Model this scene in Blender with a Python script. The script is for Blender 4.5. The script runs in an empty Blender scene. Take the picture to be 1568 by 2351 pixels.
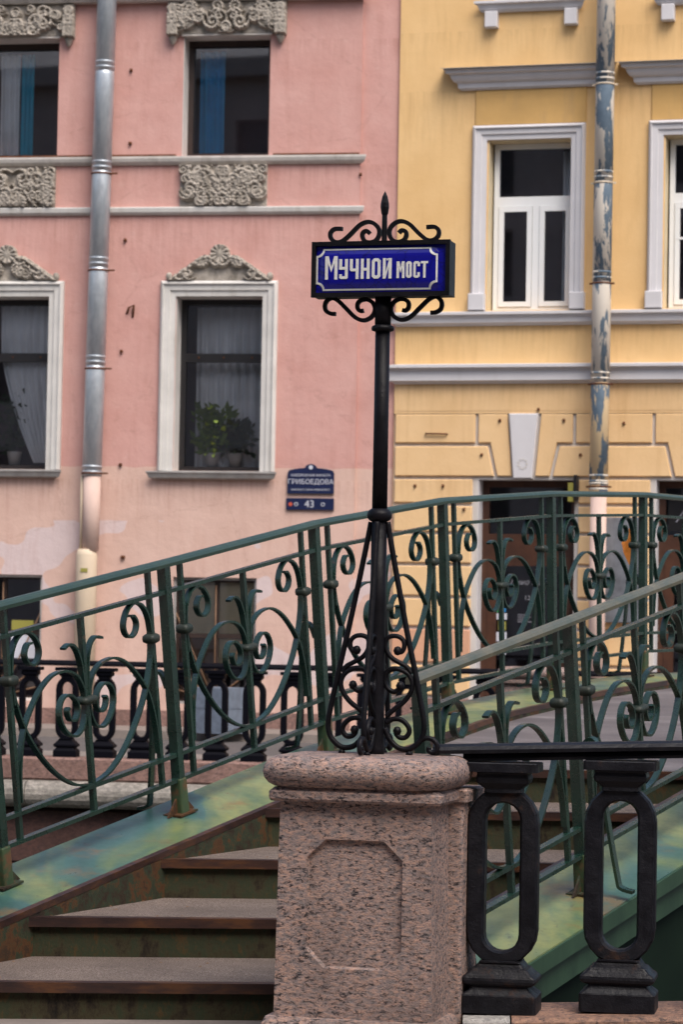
import bpy, math, random
import numpy as np
from mathutils import Vector, Matrix
random.seed(7)
S = bpy.context.scene
COL = S.collection
R = math.radians

# ------------------------------------------------------------------ camera
F, CX, CY, ZC = 6240.0, 784.0, 1175.7, 1.485       # focal length and centre in pixels of a 1568 px wide picture
PITCH, ROLL = math.atan(264.3 / F), 0.018
fw = np.array([0, math.cos(PITCH), math.sin(PITCH)])
_u0 = np.array([0, -math.sin(PITCH), math.cos(PITCH)]); _r0 = np.array([1., 0, 0])
cam_r = _r0 * math.cos(ROLL) + _u0 * math.sin(ROLL)
cam_u = -_r0 * math.sin(ROLL) + _u0 * math.cos(ROLL)
cd = bpy.data.cameras.new('camera'); co = bpy.data.objects.new('camera', cd); COL.objects.link(co)
m = Matrix.Identity(4)
for i in range(3):
    m[i][0] = cam_r[i]; m[i][1] = cam_u[i]; m[i][2] = -fw[i]
m[2][3] = ZC
co.matrix_world = m
cd.sensor_fit = 'VERTICAL'; cd.sensor_height = 36.0; cd.lens = 36.0 * F / 2351.3
cd.clip_end = 600; cd.dof.use_dof = True; cd.dof.focus_distance = 10.4; cd.dof.aperture_fstop = 8.5
S.camera = co

# ------------------------------------------------------------------ world, sun, exposure
w = bpy.data.worlds.new('World'); S.world = w; w.use_nodes = True
nt = w.node_tree; nt.nodes.clear()
sky = nt.nodes.new('ShaderNodeTexSky'); sky.sky_type = 'NISHITA'; sky.sun_disc = False
SUN_EL, SUN_AZ = R(54), R(155)          # azimuth clockwise from +Y: behind the camera, to the right
sky.sun_elevation = SUN_EL; sky.sun_rotation = SUN_AZ
sky.dust_density = 4.0; sky.ozone_density = 0.6
bg = nt.nodes.new('ShaderNodeBackground'); bg.inputs[1].default_value = 0.095
wo = nt.nodes.new('ShaderNodeOutputWorld')
nt.links.new(sky.outputs[0], bg.inputs[0]); nt.links.new(bg.outputs[0], wo.inputs[0])
sd = bpy.data.lights.new('sun', 'SUN'); sd.energy = 1.5; sd.angle = R(38); sd.color = (1, 0.96, 0.92)
so = bpy.data.objects.new('sun', sd); COL.objects.link(so)
dv = Vector((math.sin(SUN_AZ) * math.cos(SUN_EL), math.cos(SUN_AZ) * math.cos(SUN_EL), math.sin(SUN_EL)))
so.rotation_euler = dv.to_track_quat('Z', 'Y').to_euler(); so.location = (0, -20, 30)
S.view_settings.view_transform = 'Standard'; S.view_settings.look = 'None'
S.view_settings.gamma = 1.0; S.view_settings.use_curve_mapping = False
S.view_settings.exposure = 0.95
S.render.engine = 'CYCLES'

# ------------------------------------------------------------------ pixel helpers (a pixel is only a direction)
def ray(px, py): return fw + cam_r * (px - CX) / F - cam_u * (py - CY) / F
def at_y(px, py, Y):
    r = ray(px, py); return np.array([0, 0, ZC]) + r * (Y / r[1])

# ------------------------------------------------------------------ mesh helpers
class MB:
    def __init__(s, xf=None): s.v = []; s.f = []; s.sm = []; s.xf = xf
    def add(s, vs, fs, smooth=False):
        o = len(s.v)
        if s.xf: vs = [s.xf(*p) for p in vs]
        s.v += [tuple(float(c) for c in p) for p in vs]
        for f in fs: s.f.append([i + o for i in f]); s.sm.append(smooth)
        return s
    def box(s, x0, x1, y0, y1, z0, z1):
        return s.add([(x0,y0,z0),(x1,y0,z0),(x1,y1,z0),(x0,y1,z0),(x0,y0,z1),(x1,y0,z1),(x1,y1,z1),(x0,y1,z1)],
              [(3,2,1,0),(4,5,6,7),(0,1,5,4),(1,2,6,5),(2,3,7,6),(3,0,4,7)])
    def bbox(s, x0, x1, y0, y1, z0, z1, b=0.005):
        # box with chamfered front/top edges (all edges of the -y face and outline)
        return s.prism([(x0,z0),(x1,z0),(x1,z1),(x0,z1)], y0, y1, b)
    def prism(s, poly, y0, y1, b=0.0):
        # polygon in (x,z), extruded from y0 (front) to y1 (back); b = chamfer of the front edge
        n = len(poly)
        area = sum(poly[i][0]*poly[(i+1)%n][1]-poly[(i+1)%n][0]*poly[i][1] for i in range(n))
        if area < 0: poly = poly[::-1]
        if b > 0:
            ins = inset(poly, b)
            vs = [(x,y0,z) for x,z in ins] + [(x,y0+b,z) for x,z in poly] + [(x,y1,z) for x,z in poly]
            fs = [tuple(range(n)), tuple(range(3*n-1,2*n-1,-1))]
            for k in (0,1):
                for i in range(n):
                    j=(i+1)%n; fs.append((k*n+j,k*n+i,k*n+n+i,k*n+n+j))
        else:
            vs = [(x,y0,z) for x,z in poly] + [(x,y1,z) for x,z in poly]
            fs = [tuple(range(n)), tuple(range(2*n-1,n-1,-1))]
            for i in range(n):
                j=(i+1)%n; fs.append((j,i,n+i,n+j))
        return s.add(vs, fs)
    def bar(s, pts, t, wd, flat_normal=None, tend=None, closed_caps=True):
        # planar bar: pts (x,z) in plane, thickness t in plane, width wd along y (centred)
        n = len(pts); vs=[]; fs=[]
        for i in range(n):
            a=pts[max(i-1,0)]; b_=pts[min(i+1,n-1)]
            dx,dz=b_[0]-a[0],b_[1]-a[1]; l=math.hypot(dx,dz) or 1
            nx,nz=-dz/l,dx/l; h=t/2
            if tend and i>=n-3: h=t/2*tend
            x,z=pts[i]
            vs+= [(x+nx*h,-wd/2,z+nz*h),(x+nx*h,wd/2,z+nz*h),(x-nx*h,wd/2,z-nz*h),(x-nx*h,-wd/2,z-nz*h)]
        for i in range(n-1):
            o=i*4
            for k in range(4): fs.append((o+k,o+(k+1)%4,o+4+(k+1)%4,o+4+k))
        fs.append((3,2,1,0)); o=(n-1)*4; fs.append((o,o+1,o+2,o+3))
        return s.add(vs,fs)
    def tube(s, pts, r, seg=8, smooth=True, r1=None):
        # round tube through 3-D pts
        P=[Vector(p) for p in pts]; n=len(P); vs=[]; fs=[]
        up=Vector((0.13,0.21,0.97)); 
        T=(P[1]-P[0]).normalized(); N=T.cross(up).normalized()
        for i in range(n):
            T=(P[min(i+1,n-1)]-P[max(i-1,0)]).normalized()
            N=(N-T*N.dot(T)).normalized(); B=T.cross(N)
            rr=r if not callable(r) else r(i/(n-1))
            for k in range(seg):
                a=2*math.pi*k/seg; vs.append(P[i]+N*(math.cos(a)*rr)+B*(math.sin(a)*rr))
        for i in range(n-1):
            for k in range(seg):
                k2=(k+1)%seg; fs.append((i*seg+k,i*seg+k2,(i+1)*seg+k2,(i+1)*seg+k))
        s.add(vs,fs,smooth)
        o=len(s.v)-len(vs)
        s.f.append([o+k for k in range(seg-1,-1,-1)]); s.sm.append(False)
        s.f.append([o+(n-1)*seg+k for k in range(seg)]); s.sm.append(False)
        return s
    def lathe(s, prof, seg=20, cx=0, cy=0, smooth=True, sq=None):
        # prof list of (r,z)
        vs=[];fs=[];n=len(prof)
        for r,z in prof:
            for k in range(seg):
                a=2*math.pi*(k+.5)/seg; vs.append((cx+r*math.cos(a),cy+r*math.sin(a),z))
        for i in range(n-1):
            for k in range(seg):
                k2=(k+1)%seg; fs.append((i*seg+k,i*seg+k2,(i+1)*seg+k2,(i+1)*seg+k))
        s.add(vs,fs,smooth); o=len(s.v)-len(vs)
        s.f.append([o+k for k in range(seg-1,-1,-1)]); s.sm.append(False)
        s.f.append([o+(n-1)*seg+k for k in range(seg)]); s.sm.append(False)
        return s
    def rloft(s, prof, cx=0, cy=0, rc=0.0, smooth=False):
        # rectangular loft: prof list of (half_x, y_front, y_back, z, corner_radius)
        cs=4; rings=[]; 
        for hx,yf,yb,z,r in prof:
            ring=[]
            r=max(r,0.0005)
            for (qx,qy,a0) in ((hx-r,yb-r,0),(-hx+r,yb-r,90),(-hx+r,yf+r,180),(hx-r,yf+r,270)):
                for k in range(cs):
                    a=R(a0+90*k/(cs-1)); ring.append((cx+qx+r*math.cos(a),cy+qy+r*math.sin(a),z))
            rings.append(ring)
        n=len(rings[0]); vs=[p for r_ in rings for p in r_]; fs=[]
        for i in range(len(rings)-1):
            for k in range(n):
                k2=(k+1)%n; fs.append((i*n+k,i*n+k2,(i+1)*n+k2,(i+1)*n+k))
        s.add(vs,fs,smooth); o=len(s.v)-len(vs)
        s.f.append([o+k for k in range(n-1,-1,-1)]); s.sm.append(False)
        s.f.append([o+(len(rings)-1)*n+k for k in range(n)]); s.sm.append(False)
        return s
    def mesh(s, name):
        me=bpy.data.meshes.new(name); me.from_pydata(s.v,[],s.f)
        me.polygons.foreach_set('use_smooth', s.sm); me.validate(); me.update(); return me
    def build(s, name, mat, parent=None):
        me=s.mesh(name)
        if mat: me.materials.append(mat)
        o=bpy.data.objects.new(name,me); COL.objects.link(o)
        if parent: o.parent=parent
        return o

def inset(poly, b):
    n=len(poly); out=[]
    for i in range(n):
        p0,p1,p2=poly[i-1],poly[i],poly[(i+1)%n]
        d1=(p1[0]-p0[0],p1[1]-p0[1]); d2=(p2[0]-p1[0],p2[1]-p1[1])
        l1=math.hypot(*d1) or 1; l2=math.hypot(*d2) or 1
        n1=(-d1[1]/l1,d1[0]/l1); n2=(-d2[1]/l2,d2[0]/l2)
        k=1+n1[0]*n2[0]+n1[1]*n2[1]; k=max(k,.3)
        out.append((p1[0]+b*(n1[0]+n2[0])/k,p1[1]+b*(n1[1]+n2[1])/k))
    return out
def cr(pts, n=5):
    P=[np.array(p,float) for p in pts]; out=[]
    for i in range(len(P)-1):
        p0=P[max(i-1,0)];p1=P[i];p2=P[i+1];p3=P[min(i+2,len(P)-1)]
        for k in range(n):
            t=k/n; out.append(tuple(.5*((2*p1)+(-p0+p2)*t+(2*p0-5*p1+4*p2-p3)*t*t+(-p0+3*p1-3*p2+p3)*t**3)))
    out.append(tuple(P[-1])); return out
def empty(name, loc=(0,0,0), rz=0.0, parent=None):
    o=bpy.data.objects.new(name,None); COL.objects.link(o); o.location=loc; o.rotation_euler=(0,0,rz)
    o.empty_display_size=.1
    if parent: o.parent=parent
    return o
def tag(o, label=None, cat=None, group=None, kind=None):
    if label: o['label']=label
    if cat: o['category']=cat
    if group: o['group']=group
    if kind: o['kind']=kind
    return o
def copy_tree(o, parent=None):
    c=o.copy(); COL.objects.link(c); c.parent=parent
    for ch in o.children: copy_tree(ch,c)
    return c
def sweep_profile(path_fn, svals, poly):
    # poly of (k,dz) swept along svals; path_fn(s,k,dz)->xyz
    mb=MB(); n=len(poly); vs=[]; fs=[]
    for s_ in svals:
        for k,dz in poly: vs.append(path_fn(s_,k,dz))
    for i in range(len(svals)-1):
        for j in range(n):
            j2=(j+1)%n; fs.append((i*n+j,i*n+j2,(i+1)*n+j2,(i+1)*n+j))
    fs.append(tuple(range(n-1,-1,-1))); o=(len(svals)-1)*n; fs.append(tuple(o+j for j in range(n)))
    return mb.add(vs,fs)

# ------------------------------------------------------------------ materials
MATS={}
class NM:
    def __init__(s,name,rough=.6,spec=.5,metal=0.0):
        s.m=bpy.data.materials.new(name); s.m.use_nodes=True; s.t=s.m.node_tree; s.t.nodes.clear()
        s.out=s.n('ShaderNodeOutputMaterial'); s.b=s.n('ShaderNodeBsdfPrincipled'); s.l(s.b.outputs[0],s.out.inputs[0])
        s.b.inputs['Roughness'].default_value=rough; s.b.inputs['Metallic'].default_value=metal
        s.b.inputs['Specular IOR Level'].default_value=spec
        s.tc=s.n('ShaderNodeTexCoord'); s.co=s.tc.outputs['Object']; MATS[name]=s.m; s.bumps=None
    def n(s,t,**k):
        nd=s.t.nodes.new(t)
        for a,v in k.items(): setattr(nd,a,v)
        return nd
    def l(s,a,b): s.t.links.new(a,b)
    def rnd(s):
        oi=s.n('ShaderNodeObjectInfo'); ad=s.n('ShaderNodeVectorMath',operation='ADD'); sc=s.n('ShaderNodeVectorMath',operation='SCALE')
        cb=s.n('ShaderNodeCombineXYZ'); s.l(oi.outputs['Random'],cb.inputs[0]); s.l(oi.outputs['Random'],cb.inputs[1]); s.l(oi.outputs['Random'],cb.inputs[2])
        s.l(cb.outputs[0],sc.inputs[0]); sc.inputs[3].default_value=37.0
        s.l(s.co,ad.inputs[0]); s.l(sc.outputs[0],ad.inputs[1]); s.co=ad.outputs[0]; return s
    def map(s,scale=(1,1,1),rot=(0,0,0),loc=(0,0,0)):
        mp=s.n('ShaderNodeMapping'); s.l(s.co,mp.inputs[0]); mp.inputs['Scale'].default_value=scale; mp.inputs['Rotation'].default_value=rot; mp.inputs['Location'].default_value=loc
        return mp.outputs[0]
    def noise(s,scale=5,detail=4,rough=.55,vec=None,dist=0.0):
        nd=s.n('ShaderNodeTexNoise'); nd.inputs['Scale'].default_value=scale; nd.inputs['Detail'].default_value=detail
        nd.inputs['Roughness'].default_value=rough; nd.inputs['Distortion'].default_value=dist
        s.l(vec if vec is not None else s.co,nd.inputs['Vector']); return nd.outputs[0]
    def vor(s,scale,feature='F1',vec=None,out=0):
        nd=s.n('ShaderNodeTexVoronoi',feature=feature); nd.inputs['Scale'].default_value=scale; s.l(vec if vec is not None else s.co,nd.inputs['Vector']); return nd.outputs[out]
    def ramp(s,fac,stops,interp='LINEAR'):
        nd=s.n('ShaderNodeValToRGB'); cr_=nd.color_ramp; cr_.interpolation=interp
        while len(cr_.elements)<len(stops): cr_.elements.new(.5)
        for e,(p,c) in zip(cr_.elements,stops):
            e.position=p; e.color=(c[0],c[1],c[2],1) if not isinstance(c,(int,float)) else (c,c,c,1)
        s.l(fac,nd.inputs[0]); return nd.outputs[0]
    def mix(s,fac,a,b,mode='MIX'):
        nd=s.n('ShaderNodeMix',data_type='RGBA',blend_type=mode)
        for v,i in ((fac,0),(a,6),(b,7)):
            if hasattr(v,'links') : s.l(v,nd.inputs[i])
            elif isinstance(v,(int,float)): nd.inputs[i].default_value=v
            else: nd.inputs[i].default_value=(*v,1)
        return nd.outputs[2]
    def math(s,op,a,b=0.0,clamp=False):
        nd=s.n('ShaderNodeMath',operation=op); nd.use_clamp=clamp
        for v,i in ((a,0),(b,1)):
            if hasattr(v,'links'): s.l(v,nd.inputs[i])
            else: nd.inputs[i].default_value=v
        return nd.outputs[0]
    def xyz(s):
        nd=s.n('ShaderNodeSeparateXYZ'); s.l(s.co,nd.inputs[0]); return nd.outputs
    def col(s,c):
        if hasattr(c,'links'): s.l(c,s.b.inputs['Base Color'])
        else: s.b.inputs['Base Color'].default_value=(*c,1)
        return s
    def rough(s,c): s.l(c,s.b.inputs['Roughness']); return s
    def bump(s,h,strength=.3,dist=.01):
        nd=s.n('ShaderNodeBump'); nd.inputs['Strength'].default_value=strength; nd.inputs['Distance'].default_value=dist
        s.l(h,nd.inputs['Height'])
        if s.bumps is not None: s.l(s.bumps,nd.inputs['Normal'])
        s.bumps=nd.outputs[0]; s.l(s.bumps,s.b.inputs['Normal']); return s

def stained(name,c,rough=.85,var=.12,scale=2.0,bump=.15,dirt=(.2,.17,.14),dirt_amt=.25,spec=.25):
    q=NM(name,rough,spec); n1=q.noise(scale,6,.6); n2=q.noise(scale*.35,3)
    lo=tuple(x*(1-var) for x in c); hi=tuple(min(1,x*(1+var)) for x in c)
    a=q.ramp(n1,[(.3,lo),(.7,hi)])
    st=q.noise(3.0,5,.6,q.map((2.2,2.2,.35)))
    a=q.mix(q.math('MULTIPLY',q.ramp(st,[(.52,0.),(.78,1.)]),dirt_amt),a,dirt)
    q.col(a); q.bump(q.noise(60,4),bump,.01); q.bump(q.noise(8,4),bump*.6,.02); return q
# pink stucco: pink paint above, beige paint below a paint line; pale repair patches near the street
q=NM('pink_stucco',.9,.2); n1=q.noise(1.6,6,.62); n2=q.noise(.7,3); X,Y,Z=q.xyz()
pk=q.ramp(n1,[(.3,(.53,.285,.248)),(.72,(.61,.362,.322))])
bg_=q.ramp(n1,[(.3,(.57,.385,.32)),(.72,(.65,.455,.385))])
edge=q.math('ADD',Z,q.math('MULTIPLY',q.noise(3,3),.05))
lowm=q.math('GREATER_THAN',3.46,edge)
base=q.mix(lowm,pk,bg_)
pn=q.noise(.9,2,.4,q.map((1,1,1.3),loc=(3.2,0,1.7)))
patch=q.math('MULTIPLY',q.math('GREATER_THAN',pn,.56),q.math('GREATER_THAN',2.75,edge))
base=q.mix(q.math('MULTIPLY',patch,.85),base,(.60,.50,.50))
st=q.noise(2.4,6,.65,q.map((2.6,2.6,.3)))
base=q.mix(q.math('MULTIPLY',q.ramp(st,[(.52,0.),(.8,1.)]),.35),base,(.36,.17,.13))
base=q.mix(q.math('MULTIPLY',q.ramp(q.noise(5.5,5,.7),[(.6,0.),(.75,1.)]),.22),base,(.70,.52,.47))
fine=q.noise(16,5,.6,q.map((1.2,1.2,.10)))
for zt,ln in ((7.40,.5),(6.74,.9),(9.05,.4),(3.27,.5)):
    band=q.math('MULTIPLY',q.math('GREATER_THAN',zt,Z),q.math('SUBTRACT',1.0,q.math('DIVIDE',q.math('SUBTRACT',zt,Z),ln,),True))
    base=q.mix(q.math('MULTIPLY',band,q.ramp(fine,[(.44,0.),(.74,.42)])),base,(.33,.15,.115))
ck=q.vor(.55,'DISTANCE_TO_EDGE',q.map((1,1,1.4)))
dn=q.math('ADD',ck,q.math('MULTIPLY',q.noise(5,5,.7),.16))
base=q.mix(q.math('MULTIPLY',q.ramp(dn,[(.068,0.),(.073,1.),(.078,1.),(.083,0.)]),.16),base,(.25,.13,.10))
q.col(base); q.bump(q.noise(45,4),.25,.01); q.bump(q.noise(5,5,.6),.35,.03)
# yellow stucco
q=NM('yellow_stucco',.9,.2); n1=q.noise(1.1,5,.6); X,Y,Z=q.xyz()
base=q.ramp(n1,[(.3,(.71,.455,.205)),(.7,(.80,.54,.265))])
base=q.mix(q.math('MULTIPLY',q.math('GREATER_THAN',4.6,Z),.8),base,q.ramp(n1,[(.3,(.71,.475,.25)),(.7,(.79,.55,.31))]))
st=q.noise(2.0,6,.65,q.map((2.4,2.4,.28)))
base=q.mix(q.math('MULTIPLY',q.ramp(st,[(.54,0.),(.8,1.)]),.4),base,(.42,.22,.08))
base=q.mix(q.math('MULTIPLY',q.ramp(q.noise(4,6,.7),[(.6,0.),(.78,1.)]),.25),base,(.45,.33,.22))
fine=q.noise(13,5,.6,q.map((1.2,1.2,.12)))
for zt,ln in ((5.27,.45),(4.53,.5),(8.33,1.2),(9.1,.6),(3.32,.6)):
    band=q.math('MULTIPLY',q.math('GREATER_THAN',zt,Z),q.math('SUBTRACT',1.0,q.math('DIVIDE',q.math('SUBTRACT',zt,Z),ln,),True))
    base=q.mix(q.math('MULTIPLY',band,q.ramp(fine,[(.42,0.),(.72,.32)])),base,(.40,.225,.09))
q.col(base); q.bump(q.noise(45,4),.2,.01); q.bump(q.noise(3,4,.6),.2,.03)
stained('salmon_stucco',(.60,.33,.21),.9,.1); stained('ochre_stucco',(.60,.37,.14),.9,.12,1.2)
stained('white_trim',(.60,.58,.55),.8,.10,3,.15,(.30,.26,.20),.5)
stained('lilac_trim',(.60,.585,.60),.75,.04,3,.06,(.4,.36,.34),.15)
stained('groove_paint',(.56,.53,.50),.9,.08)
stained('weathered_trim',(.58,.54,.50),.85,.14,4,.25,(.22,.19,.15),.55)
stained('carved_stone',(.36,.32,.275),.9,.35,14,.5,(.11,.095,.07),.75)
stained('white_plastic',(.78,.79,.79),.35,.02,3,.0,(.5,.48,.45),.12,.5)
stained('brown_frame',(.035,.022,.018),.4,.2,6,.1,(.02,.01,.01),.2,.5)
stained('black_frame',(.014,.013,.014),.35,.2,6,.05,(.03,.02,.02),.2,.5)
stained('door_wood',(.060,.022,.010),.45,.3,5,.1,(.03,.012,.008),.4,.5)
stained('sheet_metal',(.30,.29,.28),.5,.2,5,.1,(.12,.09,.06),.4,.5)
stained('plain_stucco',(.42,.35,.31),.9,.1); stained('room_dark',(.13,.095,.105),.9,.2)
stained('curtain_white',(.85,.85,.86),.9,.06,4,.0)
stained('curtain_blue',(.06,.34,.62),.9,.1,4,.0); stained('curtain_cyan',(.05,.45,.62),.9,.1,4,.0)
stained('leaf',(.15,.21,.04),.5,.5,12,.1,(.16,.12,.02),.4); stained('leaf_dark',(.045,.06,.035),.5,.4,12,.1,(.06,.03,.03),.4)
stained('pot_white',(.6,.58,.55),.5,.05)
stained('asphalt_street',(.10,.09,.088),.9,.2,12,.5)
stained('pavement_slab',(.22,.185,.165),.9,.15,6,.4)
stained('pipe_cream',(.62,.51,.38),.6,.06,3,.1,(.4,.3,.2),.2); stained('pipe_pink',(.60,.44,.38),.7,.06,3,.1)
stained('rust_iron',(.12,.045,.02),.8,.4,20,.4)
stained('concrete_block',(.155,.185,.235),.9,.15,14,.8,(.07,.07,.08),.3)
stained('plate_blue',(.008,.014,.055),.35,.1,3,0,(.01,.01,.03),.1,.5); stained('plate_edge',(.03,.05,.09),.4,.1)
stained('print_grey',(.22,.22,.25),.6,.03); stained('print_white',(.55,.56,.62),.5,.03); stained('print_red',(.5,.09,.05),.5,.1)
stained('print_green',(.06,.35,.12),.5,.1); stained('print_blue',(.03,.2,.45),.5,.1); stained('print_yellow',(.28,.26,.06),.5,.1); stained('print_orange',(.6,.2,.03),.5,.2)
stained('notice_steel',(.14,.15,.17),.3,.35,5,.15,(.35,.36,.38),.35,.6)
stained('brown_panel',(.17,.10,.06),.6,.3,4,.1,(.05,.03,.02),.4)
stained('cream_panel',(.66,.56,.38),.7,.1,4,.1,(.3,.2,.1),.3)
# glass
q=NM('glass',.03,.5); q.t.nodes.remove(q.b)
gl=q.n('ShaderNodeBsdfGlossy'); gl.inputs['Roughness'].default_value=.02; gl.inputs['Color'].default_value=(.9,.9,.92,1)
tr=q.n('ShaderNodeBsdfTransparent'); tr.inputs['Color'].default_value=(.95,.96,.97,1)
fr=q.n('ShaderNodeFresnel'); fr.inputs['IOR'].default_value=1.5
mx=q.n('ShaderNodeMixShader'); mxx=q.math('MAXIMUM',fr.outputs[0],.11); q.l(mxx,mx.inputs[0]); q.l(tr.outputs[0],mx.inputs[1]); q.l(gl.outputs[0],mx.inputs[2]); q.l(mx.outputs[0],q.out.inputs[0])
# galvanised pipe
q=NM('zinc',.36,.5,.55); q.rnd(); q.col(q.ramp(q.noise(14,5,.7,q.map((1,1,.3))),[(.3,(.42,.47,.52)),(.7,(.62,.66,.70))])); q.rough(q.ramp(q.noise(20,4),[(.3,.3),(.7,.5)]))
# peeling pipe: blue-grey paint with cream paint flaking off in vertical patches
def peeling(name,cream):
    q=NM(name,.6,.4); q.rnd()
    pn=q.noise(3.6,8,.66,q.map((1.6,1.6,.40)),.3)
    q.col(q.mix(q.ramp(pn,[(.505,0.),(.52,1.)]),cream,q.ramp(q.noise(9,4),[(.3,(.10,.145,.195)),(.7,(.15,.205,.26))])))
    q.bump(q.ramp(pn,[(.505,1.),(.52,0.)]),.5,.006); q.bump(q.noise(50,3),.1,.004)
peeling('peeling_paint',(.66,.60,.52)); peeling('peeling_cream',(.66,.50,.30))
# granite
def granite(name,cols,scale=1.0,dark=(.03,.028,.032),rot=.42,bump=.5,dk=.5):
    q=NM(name,.72,.35)
    def v(loc,st=2.0): return q.map((1,1,st),(0,rot,0),loc)
    n1=q.noise(30*scale,6,.72,v((0,0,0))); n2=q.noise(7*scale,4,.6,v((3,1,2)))
    a=q.ramp(n1,[(.36,cols[0]),(.47,cols[1]),(.60,cols[2])])
    gq=q.noise(46*scale,5,.75,v((5,2,1)))
    a=q.mix(q.ramp(gq,[(.50,0.),(.60,.8)]),a,cols[0])
    d=q.noise(38*scale,7,.78,v((1.7,9.1,3),2.3),.5)
    a=q.mix(q.ramp(q.math('ADD',d,q.math('MULTIPLY',n2,.10)),[(dk-.06,1.),(dk+.015,0.)]),a,dark)
    li=q.noise(85*scale,4,.7,v((8,8,1)))
    a=q.mix(q.math('MULTIPLY',q.ramp(li,[(.58,0.),(.70,1.)]),.55),a,tuple(min(1,x*1.5) for x in cols[1]))
    st=q.noise(2.6,5,.65,q.map((1,1,.6),(0,0,0),(2,5,9)))
    a=q.mix(q.math('MULTIPLY',q.ramp(st,[(.48,0.),(.70,1.)]),.45),a,tuple(x*.35 for x in cols[1]))
    q.col(a); q.bump(li,bump,.005); q.bump(n1,bump,.01); return q
granite('granite_pink',[(.17,.15,.15),(.32,.235,.21),(.47,.29,.22)],1.15,(.012,.011,.015),dk=.52)
granite('granite_kerb',[(.15,.10,.085),(.30,.17,.12),(.40,.235,.16)],1.0)
granite('granite_pale',[(.17,.155,.135),(.27,.245,.215),(.36,.325,.285)],.5,(.12,.11,.10))
granite('granite_grey',[(.26,.25,.24),(.38,.36,.34),(.48,.46,.43)],1.0,(.10,.10,.10))
granite('granite_rose',[(.16,.095,.08),(.25,.145,.12),(.31,.19,.16)],.6,(.09,.06,.06))
granite('granite_red',[(.055,.028,.024),(.085,.04,.032),(.11,.055,.045)],.6,(.03,.02,.02))
# black iron
q=NM('black_iron',.40,.24); q.rnd(); r_=q.noise(7,6,.7)
a=q.ramp(q.noise(14,4),[(.3,(.004,.004,.006)),(.7,(.009,.009,.013))])
q.col(q.mix(q.ramp(r_,[(.58,0.),(.70,1.)]),a,(.040,.018,.010))); q.rough(q.ramp(r_,[(.4,.36),(.7,.75)])); q.bump(q.noise(90,5,.7),.45,.004); q.bump(q.noise(14,5,.65),.55,.012)
q=NM('post_iron',.45,.16); a=q.ramp(q.noise(14,4),[(.3,(.003,.003,.004)),(.7,(.008,.007,.010))]); q.col(a); q.bump(q.noise(60,5,.7),.5,.004); q.bump(q.noise(18,3),.3,.006)
q=NM('far_iron',.55,.06); q.col((.004,.004,.007))
# green railing paint
q=NM('green_paint',.30,.95); r_=q.noise(9,6,.7); a=q.ramp(q.noise(6,4),[(.3,(.004,.017,.0115)),(.7,(.009,.034,.023))])
q.col(q.mix(q.ramp(r_,[(.64,0.),(.74,1.)]),a,(.085,.05,.03))); q.rough(q.ramp(q.noise(25,3),[(.3,.22),(.7,.38)])); q.bump(q.noise(70,4),.3,.003)
q=NM('green_rail',.34,.95); a=q.ramp(q.noise(5,6,.7,q.map((1,.4,1))),[(.34,(.012,.036,.025)),(.58,(.024,.050,.034)),(.74,(.07,.068,.05))]); q.col(a); q.rough(q.ramp(q.noise(25,3),[(.3,.32),(.7,.5)])); q.bump(q.noise(70,4),.2,.003)
q=NM('worn_rail',.34,.8); a=q.ramp(q.noise(6,6,.7,q.map((1,.4,1))),[(.34,(.060,.075,.055)),(.55,(.11,.105,.07)),(.74,(.20,.175,.115))]); q.col(a); q.rough(q.ramp(q.noise(25,3),[(.3,.28),(.7,.45)])); q.bump(q.noise(70,4),.2,.003)
q=NM('green_sleeve',.6,.4); r_=q.noise(8,6,.7); a=q.ramp(q.noise(6,4),[(.3,(.022,.045,.022)),(.7,(.05,.08,.035))]); q.col(q.mix(q.ramp(r_,[(.5,0.),(.62,1.)]),a,(.12,.055,.025))); q.bump(q.noise(70,4),.4,.004)
q=NM('collar_iron',.55,.4); a=q.ramp(q.noise(12,4),[(.3,(.012,.022,.017)),(.7,(.032,.034,.026))]); q.col(a); q.bump(q.noise(40,4),.5,.006)
# bridge stringer top: patchy sun-bleached green and teal paint with rust blooms and scratches
def stringer_mat(name,lo):
    q=NM(name,.34,.5); v=q.map((1.0,.5,1),(0,0,-R(29)))
    n1=q.noise(1.5,4,.55,v,.6); n2=q.noise(6,6,.7); n3=q.noise(2.7,6,.7,q.map((1,1,1),(0,0,0),(4,4,4)))
    a=q.ramp(n1,[(.34,(.022,.060,.058)),(.45,(.045,.115,.098)),(.52,(.12,.17,.075)),(.61,(.23,.245,.09)),(.70,(.13,.20,.10)),(.80,(.07,.165,.145))])
    a=q.mix(q.math('MULTIPLY',q.ramp(n2,[(.45,0.),(.8,1.)]),.5),a,lo)
    a=q.mix(q.math('MULTIPLY',q.ramp(n3,[(.57,0.),(.68,1.)]),.6),a,(.20,.105,.035))
    ch=q.noise(14,8,.78,q.map((1,1,1),(0,0,0),(2,7,1)))
    a=q.mix(q.math('MULTIPLY',q.ramp(ch,[(.635,0.),(.65,1.)]),.85),a,(.085,.035,.014))
    br=q.noise(22,3,.5,q.map((1.0,.06,1),(0,0,-R(29)),(3,3,3)))
    a=q.mix(q.math('MULTIPLY',q.ramp(br,[(.5,0.),(.7,1.)]),.25),a,(.06,.11,.10))
    sc=q.noise(11,6,.8,q.map((1,.45,1),(0,0,-R(29)),(7,1,0)))
    a=q.mix(q.math('MULTIPLY',q.ramp(sc,[(.62,0.),(.66,1.)]),.6),a,(.05,.05,.04))
    q.col(a); q.rough(q.ramp(n2,[(.3,.26),(.7,.48)])); q.bump(n2,.15,.006); return q
stringer_mat('stringer_paint',(.05,.095,.092))
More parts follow.
